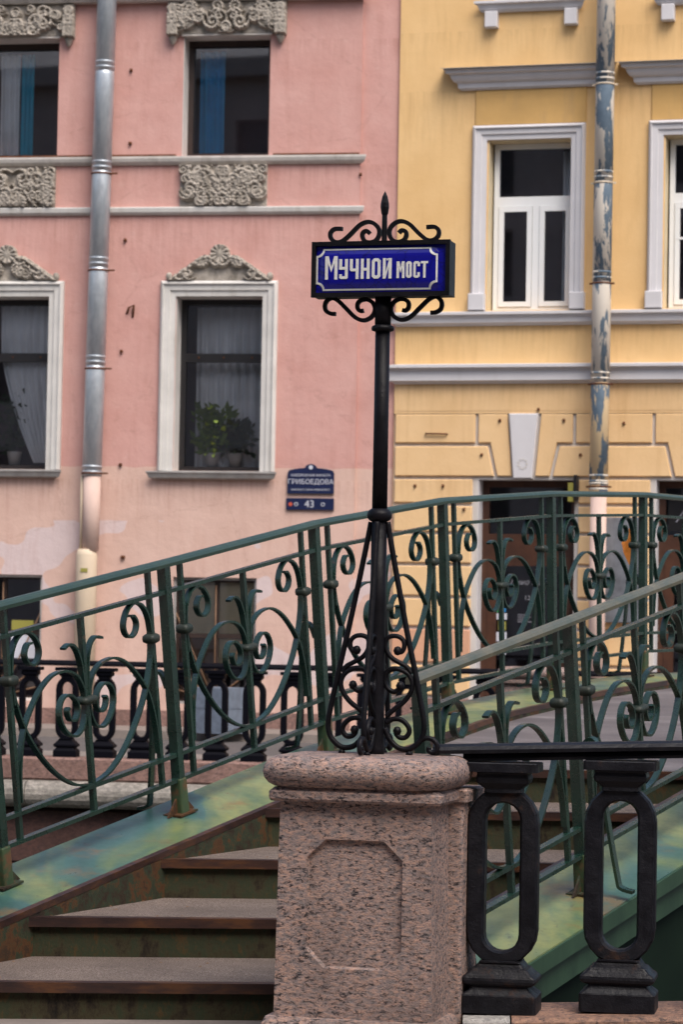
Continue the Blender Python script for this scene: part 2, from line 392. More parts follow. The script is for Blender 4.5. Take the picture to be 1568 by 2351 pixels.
q=NM('fascia_green',.5,.4); q.col(q.ramp(q.noise(4,6,.7,q.map((1,1,.25))),[(.3,(.018,.042,.026)),(.6,(.032,.070,.040)),(.8,(.08,.14,.065))])); q.bump(q.noise(30,4),.15,.004)
q=NM('girder_green',.7,.12); q.col(q.ramp(q.noise(2,4),[(.3,(.004,.010,.006)),(.7,(.008,.018,.010))]))
q=NM('rusty_plate',.7,.3); n1=q.noise(6,8,.75); a=q.ramp(n1,[(.33,(.008,.006,.005)),(.43,(.035,.022,.012)),(.50,(.025,.040,.022)),(.56,(.085,.035,.012)),(.64,(.03,.02,.012)),(.72,(.13,.05,.014))]); q.col(a); q.bump(n1,.5,.01); q.bump(q.noise(60,3),.3,.004)
q=NM('riser_metal',.65,.25); n1=q.noise(7,8,.74,q.map((1,1,.55))); a=q.ramp(n1,[(.34,(.004,.003,.002)),(.41,(.020,.014,.008)),(.48,(.040,.034,.016)),(.54,(.024,.034,.017)),(.61,(.065,.038,.014)),(.67,(.014,.013,.008)),(.75,(.09,.036,.011))]); q.col(a); q.bump(n1,.5,.01); q.bump(q.noise(60,3),.3,.004)
q=NM('nosing_steel',.36,.5); n1=q.noise(7,7,.7,q.map((.5,1,2))); a=q.ramp(n1,[(.34,(.016,.009,.009)),(.5,(.040,.018,.013)),(.62,(.085,.034,.013)),(.72,(.03,.014,.01))]); q.col(a); q.bump(n1,.4,.006)
q=NM('grit_asphalt',.92,.2); g=q.noise(170,3,.8); n1=q.noise(2.2,5,.65); a=q.ramp(g,[(.32,(.035,.026,.022)),(.46,(.155,.118,.100)),(.58,(.29,.23,.195)),(.72,(.52,.44,.39))])
a=q.mix(q.math('MULTIPLY',q.ramp(n1,[(.4,0.),(.7,1.)]),.55),a,(.085,.066,.056)); q.col(a); q.bump(g,.9,.006); q.bump(q.noise(40,4),.4,.01)
q=NM('deck_asphalt',.55,.35); n1=q.noise(2.5,6,.7,q.map((.4,1.6,1))); a=q.ramp(n1,[(.3,(.10,.085,.087)),(.55,(.15,.13,.13)),(.72,(.27,.24,.24))]); q.col(a); q.bump(q.noise(120,3),.4,.004)
# sign enamel
q=NM('enamel_blue',.10,.5); X,Y,Z=q.xyz(); ck=q.vor(32,'DISTANCE_TO_EDGE',q.map((1,0,1)))
gate=q.math('GREATER_THAN',q.noise(6,2,.5),.42)
line=q.math('MULTIPLY',q.ramp(ck,[(.0,1.),(.06,0.)]),gate)
q.col(q.mix(q.math('MULTIPLY',line,.65),(.006,.006,.21),(.002,.002,.04))); q.bump(line,.15,.002)
q=NM('enamel_white',.2,.6); ck=q.vor(38,'DISTANCE_TO_EDGE',q.map((1,0,1))); line=q.ramp(ck,[(.0,1.),(.03,0.)]); q.col(q.mix(q.math('MULTIPLY',line,.45),(.66,.66,.64),(.25,.24,.22)))
q=NM('water',.08,.5); q.col((.012,.02,.014)); q.bump(q.noise(1.2,4),.3,.05)
M=MATS

# ================================================================== SETTING
FAR_PSI=R(9)
fo=at_y(784,1440,27.3); far_o=(float(fo[0]),float(fo[1]),0.0)
def farx(x,y,z):
    c,s_=math.cos(FAR_PSI),math.sin(FAR_PSI)
    return (far_o[0]+x*c+y*s_, far_o[1]-x*s_+y*c, z)
NEAR_Z=-0.04
mb=MB(); mb.add([(-40,-40,NEAR_Z),(40,-40,NEAR_Z),(40,10.6,NEAR_Z),(-40,10.6,NEAR_Z)],[(0,1,2,3)])
tag(mb.build('near_pavement',M['pavement_slab']),kind='structure')
mb=MB(); mb.box(-40,40,10.6,11.2,-3.2,NEAR_Z-.02)
tag(mb.build('near_quay_wall',M['granite_red']),kind='structure')
mb=MB(); mb.add([(-80,11.2,-2.3),(80,11.2,-2.3),(80,30,-2.3),(-80,30,-2.3)],[(0,1,2,3)])
tag(mb.build('canal_water',M['water']),kind='structure')
FZ=0.114
mb=MB(farx); mb.add([(-40,.22,FZ-.03),(40,.22,FZ-.03),(40,1.9,FZ-.03),(-40,1.9,FZ-.03)],[(0,1,2,3)])
tag(mb.build('far_pavement',M['pavement_slab']),kind='structure')
mb=MB(farx); mb.add([(-40,1.9,FZ-.12),(40,1.9,FZ-.12),(40,6.2,FZ-.06),(-40,6.2,FZ-.06)],[(0,1,2,3)])
tag(mb.build('far_road',M['asphalt_street']),kind='structure')
mb=MB(farx); mb.add([(-60,6.2,FZ+.04),(60,6.2,FZ+.04),(60,40,FZ+.04),(-60,40,FZ+.04)],[(0,1,2,3)]); mb.box(-60,60,6.1,6.2,-.1,FZ+.04)
tag(mb.build('far_sidewalk',M['pavement_slab']),kind='structure')
# far quay: wall of big granite blocks, a rounded cornice and a kerb course, each stone its own piece
qw=empty('far_quay_wall',far_o,-FAR_PSI); tag(qw,'dark red granite quay wall with pale rounded cornice across the canal','quay wall')
MB().box(-30,30,.02,.3,-3.2,-.40).build('wall_core',M['granite_red'],qw)
for row in range(4):
    z1=-.42-row*.55; x=-9-random.random()
    while x<9:
        L=random.uniform(1.3,1.7); 
        MB().bbox(x+.01,x+L-.01,-.06,.02,z1-.54,z1,.015).build('stone_block',M['granite_red'],qw); x+=L
x=-9.3
while x<9:
    L=random.uniform(1.7,2.4); prof=[]
    for k in range(9):
        a=R(-90+180*k/8); prof.append((-.16-.135*math.cos(a)+.0,-.255+.135*math.sin(a)))
    poly=[(.25,-.395)]+prof+[(.25,-.12)]
    mbx=MB(); n=len(poly)
    vs=[(x+.006,p[0],p[1]) for p in poly]+[(x+L-.006,p[0],p[1]) for p in poly]
    fs=[tuple(range(n)),tuple(range(2*n-1,n-1,-1))]+[((i+1)%n,i,n+i,n+(i+1)%n) for i in range(n)]
    mbx.add(vs,fs).build('cornice_stone',M['granite_pale'],qw); x+=L
x=-9.1
while x<9:
    L=random.uniform(1.4,2.0)
    MB().bbox(x+.006,x+L-.006,-.14,.22,-.118,FZ,.02).build('kerb_stone',M['granite_rose'],qw); x+=L

# ================================================================== FOOTBRIDGE
TH=0.5037; AX=np.array([math.sin(TH),math.cos(TH)]); CC=np.array([.9969,.0785])
P0=np.array([-1.4066,11.6])
SK=[-2.8,-1.4,0,1.399,2.797,4.204,5.618,7.035,8.45,9.87,11.28,12.7,14.1,15.5,16.9]
ZK=[-.11,.125,.360,.595,.835,1.019,1.130,1.197,1.222,1.197,1.130,1.019,.835,.595,.36]
def zs(s): return float(np.interp(s,SK,ZK))
BO=(float(P0[0]),float(P0[1]),0.0)
def bp(s,k,z):
    p=AX*s+CC*k; return (float(p[0]),float(p[1]),float(z))       # relative to BO
def bprel(s,k,dz): return bp(s,k,zs(s)+dz)
KW=2.49
bridge=empty('footbridge',BO); tag(bridge,'humped green steel footbridge with shallow asphalt steps over the canal','footbridge')
sv=[-2.0+.35*i for i in range(55)]
sv=[s for s in sv if s<16.9]
# stringers: top plate with lip and a stepped outer fascia
def stringer(k0,k1,outer,label):
    o=k0 if outer<0 else k1; i=k1 if outer<0 else k0; d=outer
    ob=sweep_profile(bprel,sv,[(k0,-.012),(k0,0.),(k1,0.),(k1,-.012)] if False else ([(k0,-.055),(k1,-.055),(k1,0.),(k0,0.)])).build('stringer',M['stringer_paint'],bridge)
    # outer fascia bands
    def band(a,b,z0,z1,mat,nm):
        ka,kb=min(a,b),max(a,b)
        sweep_profile(bprel,sv,[(ka,z0),(kb,z0),(kb,z1),(ka,z1)]).build(nm,mat,ob)
    band(o+d*.012,o-d*.01,-.075,-.006,M['fascia_green'],'edge_plate')
    band(o-d*.03,o-d*.06,-.20,-.056,M['fascia_green'],'fascia')
    band(o-d*.09,o-d*.14,-.95,-.201,M['girder_green'],'girder')
    band(i-d*.022,i+d*.012,-.024,.004,M['nosing_steel'],'inner_lip')
    band(i-d*.020,i+d*.006,-.60,-.025,M['rusty_plate'],'inner_plate')
    return ob
stringer(-.20,.315,-1,'')
stringer(KW-.315,KW+.24,1,'')
# steps
nos=[(-1.335,.100),(-.372,.262),(.635,.434),(1.545,.612),(2.455,.775)]
KA,KB=.325,KW-.325
for j,(s0,z0) in enumerate(nos):
    s1=nos[j+1][0] if j<4 else None
    zlow=NEAR_Z if j==0 else nos[j-1][1]
    if s1 is not None:
        mbx=MB(); a=[bp(s0+.05,KA,z0-.006),bp(s0+.05,KB,z0-.006),bp(s1+.06,KB,z0+.002),bp(s1+.06,KA,z0+.002)]
        b=[(p[0],p[1],p[2]-.05) for p in a]
        mbx.add(a+b,[(0,1,2,3),(7,6,5,4),(0,4,5,1),(1,5,6,2),(2,6,7,3),(3,7,4,0)])
        st=mbx.build('step',M['grit_asphalt'],bridge)
    else:
        sd_=[2.505+.4*i for i in range(34)]
        st=sweep_profile(lambda s,k,dz: bp(s,k,zs(s)-.045+dz),sd_,[(KA,-.06),(KB,-.06),(KB,0.),(KA,0.)]).build('deck',M['deck_asphalt'],bridge)
    # angle-iron nosing
    mbx=MB()
    def slab(sa,sb,za,zb):
        v=[bp(sa,KA,za),bp(sa,KB,za),bp(sb,KB,za),bp(sb,KA,za),bp(sa,KA,zb),bp(sa,KB,zb),bp(sb,KB,zb),bp(sb,KA,zb)]
        mbx.add(v,[(3,2,1,0),(4,5,6,7),(0,1,5,4),(1,2,6,5),(2,3,7,6),(3,0,4,7)])
    slab(s0-.022,s0+.05,z0-.012,z0+.004); slab(s0-.022,s0-.008,z0-.036,z0-.012)
    mbx.build('nosing',M['nosing_steel'],st)
    mbx=MB(); slab(s0+.012,s0+.03,zlow-.02,z0-.012); mbx.build('riser',M['riser_metal'],st)

# ================================================================== BRIDGE RAILINGS
H=1.185
UP_T,LO1,LO2=1.055,.285,.165
def bsec(t): return LO1+(UP_T-LO1)*t
SCROLL_TOP=[(-.985,.60),(-.99,.70),(-.985,.80),(-.95,.90),(-.87,.965),(-.76,.985),(-.66,.95),(-.60,.88),(-.615,.82),(-.69,.79),(-.765,.815),(-.79,.865),(-.75,.91),(-.70,.915)]
ARC_U=[(-.99,.78),(-.985,.70),(-.955,.60),(-.87,.455),(-.72,.30),(-.50,.145),(-.25,.04),(0,.005)]
HEART=[(-.03,.50),(-.05,.58),(-.12,.655),(-.26,.70),(-.44,.70),(-.61,.645),(-.76,.55),(-.87,.45),(-.93,.34),(-.97,.20),(-.985,.05)]
SPIRAL=[(-.025,.53),(-.035,.43),(-.09,.35),(-.20,.322),(-.32,.37),(-.385,.465),(-.345,.545),(-.25,.57),(-.155,.53),(-.125,.465),(-.17,.415),(-.245,.425),(-.275,.475),(-.255,.495)]
FLEUR=[(-.025,.50),(-.03,.62),(-.05,.73),(-.10,.815),(-.18,.852),(-.27,.835)]
def railing(kpos, i0, i1, out, label, brk=None):
    idx={s_:n for n,s_ in enumerate(range(-2,13))}
    def B(i): return np.array(bp(SK[i+2],kpos,ZK[i+2]))
    base=B(i0)
    root=empty('bridge_railing',(BO[0]+base[0],BO[1]+base[1],BO[2]+base[2])); tag(root,label,'railing')
    cv=np.array([CC[0],CC[1],0.0])
    ax3=np.array([AX[0],AX[1],0.0]); nrm=np.array([AX[1],-AX[0],0.0])       # out of plane
    def dirn(i,j):
        d=B(j)-B(i); return d/np.linalg.norm(d)
    def upv(d):
        h=math.hypot(d[0],d[1]); return np.array([-d[2]*d[0]/h,-d[2]*d[1]/h,h])
    tops=[]
    for i in range(i0,i1+1):
        ds=[]
        if i>i0: ds.append(dirn(i-1,i))
        if i<i1: ds.append(dirn(i,i+1))
        d=sum(ds)/len(ds); d/=np.linalg.norm(d); u=upv(d); b=B(i)-base
        xf=lambda x,y,z,b=b,d=d,u=u: tuple(b+d*x+nrm*y+u*z)
        tops.append((b,d,u))
        p=MB(xf).box(-.023,.023,-.023,.023,.10,H-.012).build('post',M['green_paint'],root)
        sl=MB(xf); sl.rloft([(.033,-.033,.033,.004,.010),(.031,-.031,.031,.165,.010),(.028,-.028,.028,.172,.008)]); sl.build('sleeve',M['green_sleeve'],p)
        for sg in (-1,1):
            g=MB(xf); g.add([(sg*.032,-.005,.004),(sg*.115,-.005,.004),(sg*.032,-.005,.08),(sg*.032,.005,.004),(sg*.115,.005,.004),(sg*.032,.005,.08)],[(0,1,2),(5,4,3),(0,3,4,1),(1,4,5,2),(2,5,3,0)]); g.build('gusset',M['rusty_plate'] if True else None,p)
        fp=MB(xf).box(-.075,.075,-.05,.05,.001,.010).build('foot_plate',M['rusty_plate'],p)
        # brace: hooked bar leaning outwards
        yo=out
        br=[(0.026,.60),(.05,.665),(.085,.675),(.105,.63),(.112,.52),(.135,.30),(.165,.07),(.180,.030),(.235,.016)]
        mbx=MB(lambda x,y,z,xf=xf: xf(y,yo*x,z)); mbx.bar(cr(br,4),.014,.034); mbx.build('brace',M['green_paint'],p)
        if True:
            for sx in (-.14,.14):
                if (i==i0 and sx<0) or (i==i1 and sx>0): continue
                MB(xf).box(sx-.0115,sx+.0115,-.0115,.0115,LO2-.01,H-.014).build('side_bar',M['green_paint'],root)
                c=MB(xf); cz=bsec(.745); c.rloft([(.022,-.022,.022,cz-.022,.012),(.034,-.032,.032,cz-.014,.016),(.036,-.034,.034,cz,.016),(.034,-.032,.032,cz+.014,.016),(.022,-.022,.022,cz+.022,.012)],cx=sx+(.006 if sx>0 else -.006),smooth=True); c.build('collar',M['collar_iron'],root)
    # handrail: rounded bar, one length per panel
    hp=[(-.030,-.014),(.030,-.014),(.032,.002),(.024,.014),(.010,.021),(-.010,.021),(-.024,.014),(-.032,.002)]
    for i in range(len(tops)-1):
        vs=[];n=len(hp)
        for (b,d,u),e in ((tops[i],-.0),(tops[i+1],.0)):
            for y,z in hp: vs.append(tuple(b+nrm*y+u*(H+z)+d*e))
        if i==0 and kpos>1:
            for q_ in range(n): vs[q_]=tuple(np.array(vs[q_])-tops[0][1]*.05)
        fs=[(j,(j+1)%n,n+(j+1)%n,n+j) for j in range(n)]+[tuple(range(n-1,-1,-1)),tuple(range(n,2*n))]
        MB().add(vs,fs,False).build('handrail',M['worn_rail'] if kpos>1 else M['green_rail'],root)
        for nm,bz,t in (('upper_rail',UP_T,.009),('lower_rail',LO1,.009),('lower_rail',LO2,.009)):
            vs=[]
            for b,d,u in (tops[i],tops[i+1]):
                for y,z in ((-.018,-t),(.018,-t),(.018,t),(-.018,t)): vs.append(tuple(b+nrm*y+u*(bz+z)))
            MB().add(vs,[(0,1,5,4),(1,2,6,5),(2,3,7,6),(3,0,4,7),(3,2,1,0),(4,5,6,7)]).build(nm,M['green_paint'],root)
        # panel frame: centre of the panel
        d=dirn(i0+i,i0+i+1); u=upv(d); L=np.linalg.norm(B(i0+i+1)-B(i0+i)); c=(tops[i][0]+tops[i+1][0])/2
        xf=lambda x,y,z,c=c,d=d,u=u: tuple(c+d*x+nrm*y+u*z)
        hw=L/2-.14
        MB(xf).box(-.0125,.0125,-.0125,.0125,LO2-.01,UP_T).build('centre_bar',M['green_paint'],root)
        cz=bsec(.505); cc=MB(xf); cc.rloft([(.03,-.024,.024,cz-.018,.012),(.05,-.034,.034,cz-.012,.018),(.054,-.036,.036,cz,.018),(.05,-.034,.034,cz+.012,.018),(.03,-.024,.024,cz+.018,.012)],smooth=True); cc.build('collar',M['collar_iron'],root)
        for sg in (-1,1):
            for nm,cv_,dy,t in (('corner_scroll',SCROLL_TOP,0,.0105),('oval_arc',ARC_U,.0,.0105),('heart_arc',HEART,.0,.0105),('spiral',SPIRAL,0,.0105),('leaf_tip',FLEUR,0,.0105)):
                j=random.uniform(-.006,.006)
                pts=[(sg*(x_+j)*hw*.985,bsec(t_+j)) for x_,t_ in cv_]
                ww=.029 if nm!='heart_arc' else .0275
                MB(xf).bar(cr(pts,5),t,ww).build(nm,M['green_paint'],root)
    return root
railing(0.0,-1,7,-1,'dark green scrollwork railing along the far side of the bridge, behind the black sign post')
railing(KW,-1,3,1,'dark green scrollwork railing that starts behind the granite pedestal and black balusters')

# ================================================================== GRANITE PEDESTALS
PSI=R(15)
def pedestal(name,loc,rz,label,low=NEAR_Z-.16):
    root=empty(name,loc,rz); tag(root,label,'pedestal')
    z0=low-loc[2]
    # front shaft with recessed octagonal panel
    hw=.28
    zt,zb=.858,.085
    oc=[(-.178,.33),(-.108,.262),(.108,.262),(.178,.33),(.178,.655),(.108,.723),(-.108,.723),(-.178,.655)]
    mbx=MB()
    outer=[(-hw-.012,zb),(hw+.012,zb),(hw,zt),(-hw,zt)]
    # front face as ring of quads around the panel
    yf=-.28
    o8=[(-hw-.008,.33),(-.108,zb),(.108,zb),(hw+.008,.33),(hw+.004,.655),(.108,zt),(-.108,zt),(-hw-.004,.655)]
    vs=[(x,yf-(.012 if z<.2 else 0)*0,z) for x,z in o8]+[(x,yf,z) for x,z in oc]+[(x*.965,yf+.018,.4925+(z-.4925)*.97) for x,z in oc]
    fs=[(i,(i+1)%8,8+(i+1)%8,8+i) for i in range(8)]+[(8+i,8+(i+1)%8,16+(i+1)%8,16+i) for i in range(8)]+[tuple(range(16,24))]
    b0=len(vs); vs+=[(-hw-.012,yf,zb),(hw+.012,yf,zb),(hw,yf,zt),(-hw,yf,zt)]
    fs+=[(b0,1,0),(b0+1,3,2),(b0+2,5,4),(b0+3,7,6)]
    # rest of the block
    b1=len(vs); vs+=[(-hw-.012,.0,zb),(hw+.012,.0,zb),(hw,.0,zt),(-hw,.0,zt)]
    fs+=[(b0+1,b1+1,b1+2,b0+2,4,3),(b1,b0,0,7,b0+3,b1+3),(b1+1,b1,b1+3,b1+2)]
    mbx.add(vs,fs)
    sh=mbx.build('shaft',M['granite_pink'],root)
    MB().rloft([(.33,-.335,.02,z0,.02),(.33,-.335,.02,.055,.02),(.315,-.32,.02,.085,.015)]).build('plinth',M['granite_pink'],root)
    MB().rloft([(.315,-.312,.10,.856,.03),(.322,-.320,.10,.866,.035),(.322,-.320,.10,.890,.035),(.305,-.302,.10,.905,.03)]).build('neck_band',M['granite_pink'],root)
    cap=[(.295,-.295,.10,.903,.03)]
    for k in range(9):
        a=R(-90+180*k/8); cap.append((.294+.058*math.cos(a),-.294-.058*math.cos(a),.125+.04*math.cos(a),.962+.058*math.sin(a),.085))
    MB().rloft(cap,smooth=True).build('cap',M['granite_pink'],root)
    rb=MB().rloft([(.335,.001,.27,z0,.012),(.335,.001,.27,.90,.012)]).build('side_pier',M['granite_pink'],root)
    MB().rloft([(.352,-.012,.285,.855,.012),(.356,-.018,.29,.895,.012),(.345,-.008,.28,.902,.012)]).build('pier_band',M['granite_pink'],rb)
    return root
px=at_y(862,1727,10.05); PED=(float(px[0]),10.05,0.0); PTOP=1.02
pedestal('granite_pedestal',PED,-PSI,'speckled pink granite pedestal with rounded cap carrying the black sign post')
pf=at_y(1236,1535,26.7)
pedestal('granite_pedestal',(float(pf[0]),26.7,.11),-PSI,'distant pink granite pedestal at the far end of the footbridge',FZ-.05)

# ================================================================== SIGN POST
sp=empty('street_sign_post',(PED[0],PED[1],PTOP),-PSI); tag(sp,'black wrought iron post with scrolls carrying a blue enamel bridge name sign','sign post')
ZS=1/2360.
MB().lathe([(.033,0),(.033,.02),(.031,.05),(.030,.55),(.029,.86)],14).build('pole',M['post_iron'],sp)
MB().lathe([(.030,.858),(.038,.862),(.046,.872),(.047,.882),(.045,.892),(.036,.902),(.029,.906)],16).build('collar',M['post_iron'],sp)
MB().lathe([(.0285,.905),(.0275,1.2),(.0275,1.565)],14).build('pole',M['post_iron'],sp)
MB().lathe([(.029,1.563),(.041,1.567),(.043,1.574),(.041,1.582),(.031,1.588)],16).build('collar',M['post_iron'],sp)
MB().lathe([(.030,1.587),(.0305,1.70)],14).build('pole',M['post_iron'],sp)
axf=lambda y: 601-.0254*y
def rp(pts): return [((x-axf(y))*ZS/.966,(2235-y)*ZS) for x,y in pts]
STRUT=rp([(668,215),(700,420),(760,780),(832,1190),(892,1500),(945,1800),(968,1960),(955,2065),(905,2140),(830,2185),(740,2172),(668,2100),(628,2010)])
SC_A=rp([(745,1335),(775,1345),(800,1310),(800,1255),(765,1217),(710,1207),(660,1225),(640,1275),(652,1340),(695,1398),(762,1438),(825,1475),(862,1530)])
SC_B=rp([(765,1640),(745,1672),(705,1690),(655,1660),(632,1595),(650,1525),(705,1492),(775,1500),(842,1545),(870,1620),(850,1700),(790,1780),(705,1848),(640,1905)])
SC_C=rp([(640,1965),(700,1928),(770,1932),(825,1980),(840,2035),(805,2085),(755,2085),(725,2050),(735,2030)])
SC_D=rp([(938,2105),(985,2085),(1040,2095),(1078,2140),(1072,2190),(1035,2208),(1005,2190),(1010,2165)])
for k in range(4):
    a=k*math.pi/2
    xf=lambda x,y,z,a=a: (x*math.cos(a)-y*math.sin(a),x*math.sin(a)+y*math.cos(a),z)
    def t3(p): return [(x,0,z) for x,z in cr(p,5)]
    s_=MB(xf).tube(t3(STRUT),.0108,7).build('strut',M['post_iron'],sp)
    for nm,c,r_ in (('upper_scroll',SC_A,.0092),('middle_scroll',SC_B,.0098),('lower_scroll',SC_C,.0098),('foot_scroll',SC_D,.0098)):
        if k==2 and nm=='foot_scroll': continue
        MB(xf).tube(t3(c),r_,7).build(nm,M['post_iron'],s_)
    for nm,c in (('scroll_ball',SC_A[0]),('scroll_ball',SC_B[0]),('scroll_ball',SC_C[-1])):
        MB(xf).lathe([(.002,c[1]-.017),(.011,c[1]-.013),(.0165,c[1]),(.011,c[1]+.013),(.002,c[1]+.017)],10,cx=c[0]).build(nm,M['post_iron'],s_)
    fx=rp([(838,2200)])[0][0]
    MB(xf).lathe([(.014,0),(.012,.008),(.007,.014),(.008,.03)],10,cx=fx).build('foot',M['post_iron'],s_)
# sign box (local x along the sign, z up; origin at post base)
SX=1/2327.; SZ=1/2409.; Z_BOX=1.893
def sg(pts): return [((x-785)*SX,Z_BOX+(515-(y+.0165*(x-785)))*SZ) for x,y in pts]
BX=.262; BT,BB=Z_BOX,1.692; FY=-.045
bxm=MB()
bxm.box(-BX,BX,-.040,.045,BB,BT)
sb=bxm.build('sign_box',M['post_iron'],sp)
fr=MB()
for (x0,x1,z0,z1) in ((-BX-.002,BX+.002,BT-.014,BT+.002),(-BX-.002,BX+.002,BB-.004,BB+.013),(-BX-.002,-BX+.014,BB+.0132,BT-.0142),(BX-.014,BX+.002,BB+.0132,BT-.0142)):
    fr.box(x0,x1,-.058,-.0395,z0,z1)
fr.build('box_frame',M['post_iron'],sb)
# domed enamel plate
PX,PZ0,PZ1=BX-.0145,BB+.0135,BT-.0145
nx,nz=44,20; vs=[];fs=[]
def dome(x,z):
    ex=min(1,(PX-abs(x))/.045); ez=min(1,min(z-PZ0,PZ1-z)/.04)
    sm=lambda t: t*t*(3-2*t)
    return -.044-.010*sm(max(0,ex))*sm(max(0,ez))-.003*(1-(x/PX)**2)*(1-((2*z-PZ0-PZ1)/(PZ1-PZ0))**2)
for j in range(nz+1):
    for i in range(nx+1):
        x=-PX+2*PX*i/nx; z=PZ0+(PZ1-PZ0)*j/nz; vs.append((x,dome(x,z),z))
for j in range(nz):
    for i in range(nx): a=j*(nx+1)+i; fs.append((a,a+1,a+nx+2,a+nx+1))
plate=MB().add(vs,fs,True).build('sign_plate',M['enamel_blue'],sp)
tag(plate,'dark blue cracked enamel plate with white Cyrillic lettering')
def flat_on(name,polys,mat,parent,t=.0016):
    mbx=MB()
    for poly in polys:
        n=len(poly); area=sum(poly[i][0]*poly[(i+1)%n][1]-poly[(i+1)%n][0]*poly[i][1] for i in range(n))
        if area<0: poly=poly[::-1]
        vs=[(x,dome(x,z)-t,z) for x,z in poly]+[(x,dome(x,z)+.002,z) for x,z in poly]
        fs=[tuple(range(n))]+[((i+1)%n,i,n+i,n+(i+1)%n) for i in range(n)]
        mbx.add(vs,fs)
    return mbx.build(name,mat,parent)
def sgl(pts): return [((x-785)*SX,Z_BOX+(515-y)*SZ) for x,y in pts]
def rc(x0,x1,y0,y1): return [(x0,y1),(x1,y1),(x1,y0),(x0,y0)]
def octring(x0,x1,y0,y1,t,c):
    def oc(a,b,cc,d,e): return [(a+e,d),(b-e,d),(b,d-e),(b,cc+e),(b-e,cc),(a+e,cc),(a,cc+e),(a,d-e)]
    o=oc(x0,x1,y0,y1,c); i=oc(x0+t,x1-t,y0+t,y1-t,c*.45); return [[o[k],o[(k+1)%8],i[(k+1)%8],i[k]] for k in range(8)]
def letterM(x0,x1,y0,y1,t,dip):
    xm=(x0+x1)/2; return [rc(x0,x0+t,y0,y1),rc(x1-t,x1,y0,y1),[(x0+t*.6,y0),(x0+t*1.15,y0),(xm,dip-t*1.6),(xm,dip)],[(xm,dip),(xm,dip-t*1.6),(x1-t*1.15,y0),(x1-t*.6,y0)],[(x0+t,y0),(xm,dip-t*.5),(xm,dip),(x0+t,y0+t*2.3)],[(x1-t,y0),(x1-t,y0+t*2.3),(xm,dip),(xm,dip-t*.5)]]
yb=851
L_=[('M',letterM(293,405,641,yb,27,786)),
 ('u',[rc(420,446,670,762),rc(446,472,740,764),rc(472,498,670,838),[(472,838),(498,838),(488,848),(472,848)],rc(434,472,825,848),[(422,806),(446,806),(446,825),(434,848),(422,838)],[(420,762),(446,762),(446,764),(430,764)]]),
 ('ch',[rc(516,542,670,750),rc(569,595,670,yb-1),rc(528,569,757,781),[(516,750),(542,750),(542,781),(528,781),(516,768)]]),
 ('n',[rc(614,640,669,yb-1),rc(667,693,669,yb-1),rc(640,667,752,776)]),
 ('o',octring(712,790,668,849,26,20)),
 ('i',[rc(810,835,690,yb-1),rc(862,888,668,yb-1),rc(810,835,668,690),[(835,850),(835,800),(862,690),(862,745)],[(838,672),(843,668),(848,680),(856,668),(862,672),(850,692)]]),
 ('m2',letterM(932,1003,700,848,22,800)),
 ('o2',octring(1016,1066,700,847,20,14)),
 ('c',[rc(1080,1101,714,834),rc(1092,1126,700,721),rc(1092,1126,826,847),[(1080,714),(1092,700),(1101,700),(1101,721),(1080,721)],[(1080,834),(1101,826),(1101,847),(1092,847)],rc(1117,1138,710,745),rc(1117,1138,798,838)]),
 ('t',[rc(1146,1208,700,720),rc(1167,1188,720,848)])]
letters=MB()
for nm,ps in L_:
    flat_on('letter',[sgl(p) for p in ps],M['enamel_white'],plate)
# border with scooped corners, drawn as a ribbon
def border(o):
    x0,x1,y0,y1=208+o,1292-o,572+o,950-o; c=62; pts=[]
    for (cx,cy,a0,a1) in ((x0,y0,90,0),(x1,y0,180,90),(x1,y1,270,180),(x0,y1,360,270)):
        for k in range(7):
            a=R(a0+(a1-a0)*k/6); pts.append((cx+(c-0*o)*math.cos(a),cy+(c)*math.sin(a)))
    return pts
A_,B_=border(0),border(15)
seg=[]
for k in range(28):
    k2=(k+1)%28
    n_=10 if math.hypot(A_[k][0]-A_[k2][0],A_[k][1]-A_[k2][1])>200 else 1
    for q_ in range(n_):
        f0,f1=q_/n_,(q_+1)/n_
        L2=lambda P,f: (P[k][0]+(P[k2][0]-P[k][0])*f,P[k][1]+(P[k2][1]-P[k][1])*f)
        seg.append(sgl([L2(A_,f0),L2(A_,f1),L2(B_,f1),L2(B_,f0)]))
flat_on('border_line',seg,M['enamel_white'],plate)
# scrolls above and below the box, spike
TOPS=[(915,425),(940,402),(972,412),(982,445),(962,488),(915,505),(862,490),(832,440),(836,382),(880,335),(940,320),(1010,350),(1090,430),(1160,488),(1218,496),(1262,462),(1268,412),(1232,378),(1160,378)]
BOTS=[(958,1118),(985,1122),(1010,1100),(1012,1055),(980,1024),(925,1020),(875,1052),(856,1110),(882,1172),(950,1206),(1030,1180),(1120,1092),(1195,1022),(1255,1002),(1302,1045),(1300,1108),(1258,1140),(1208,1145)]
for sgn in (1,-1):
    for nm,c in (('top_scroll',TOPS),('bottom_scroll',BOTS)):
        p=[(sgn*x,z) for x,z in sgl(c)]
        MB().bar(cr(p,4),.0150,.016).build(nm,M['post_iron'],sp)
MB().lathe([(.0105,Z_BOX),(.0100,Z_BOX+.105),(.013,Z_BOX+.112),(.0165,Z_BOX+.135),(.0155,Z_BOX+.15),(.010,Z_BOX+.175),(.004,Z_BOX+.188),(.001,Z_BOX+.194)],8,smooth=False).build('spike',M['post_iron'],sp)

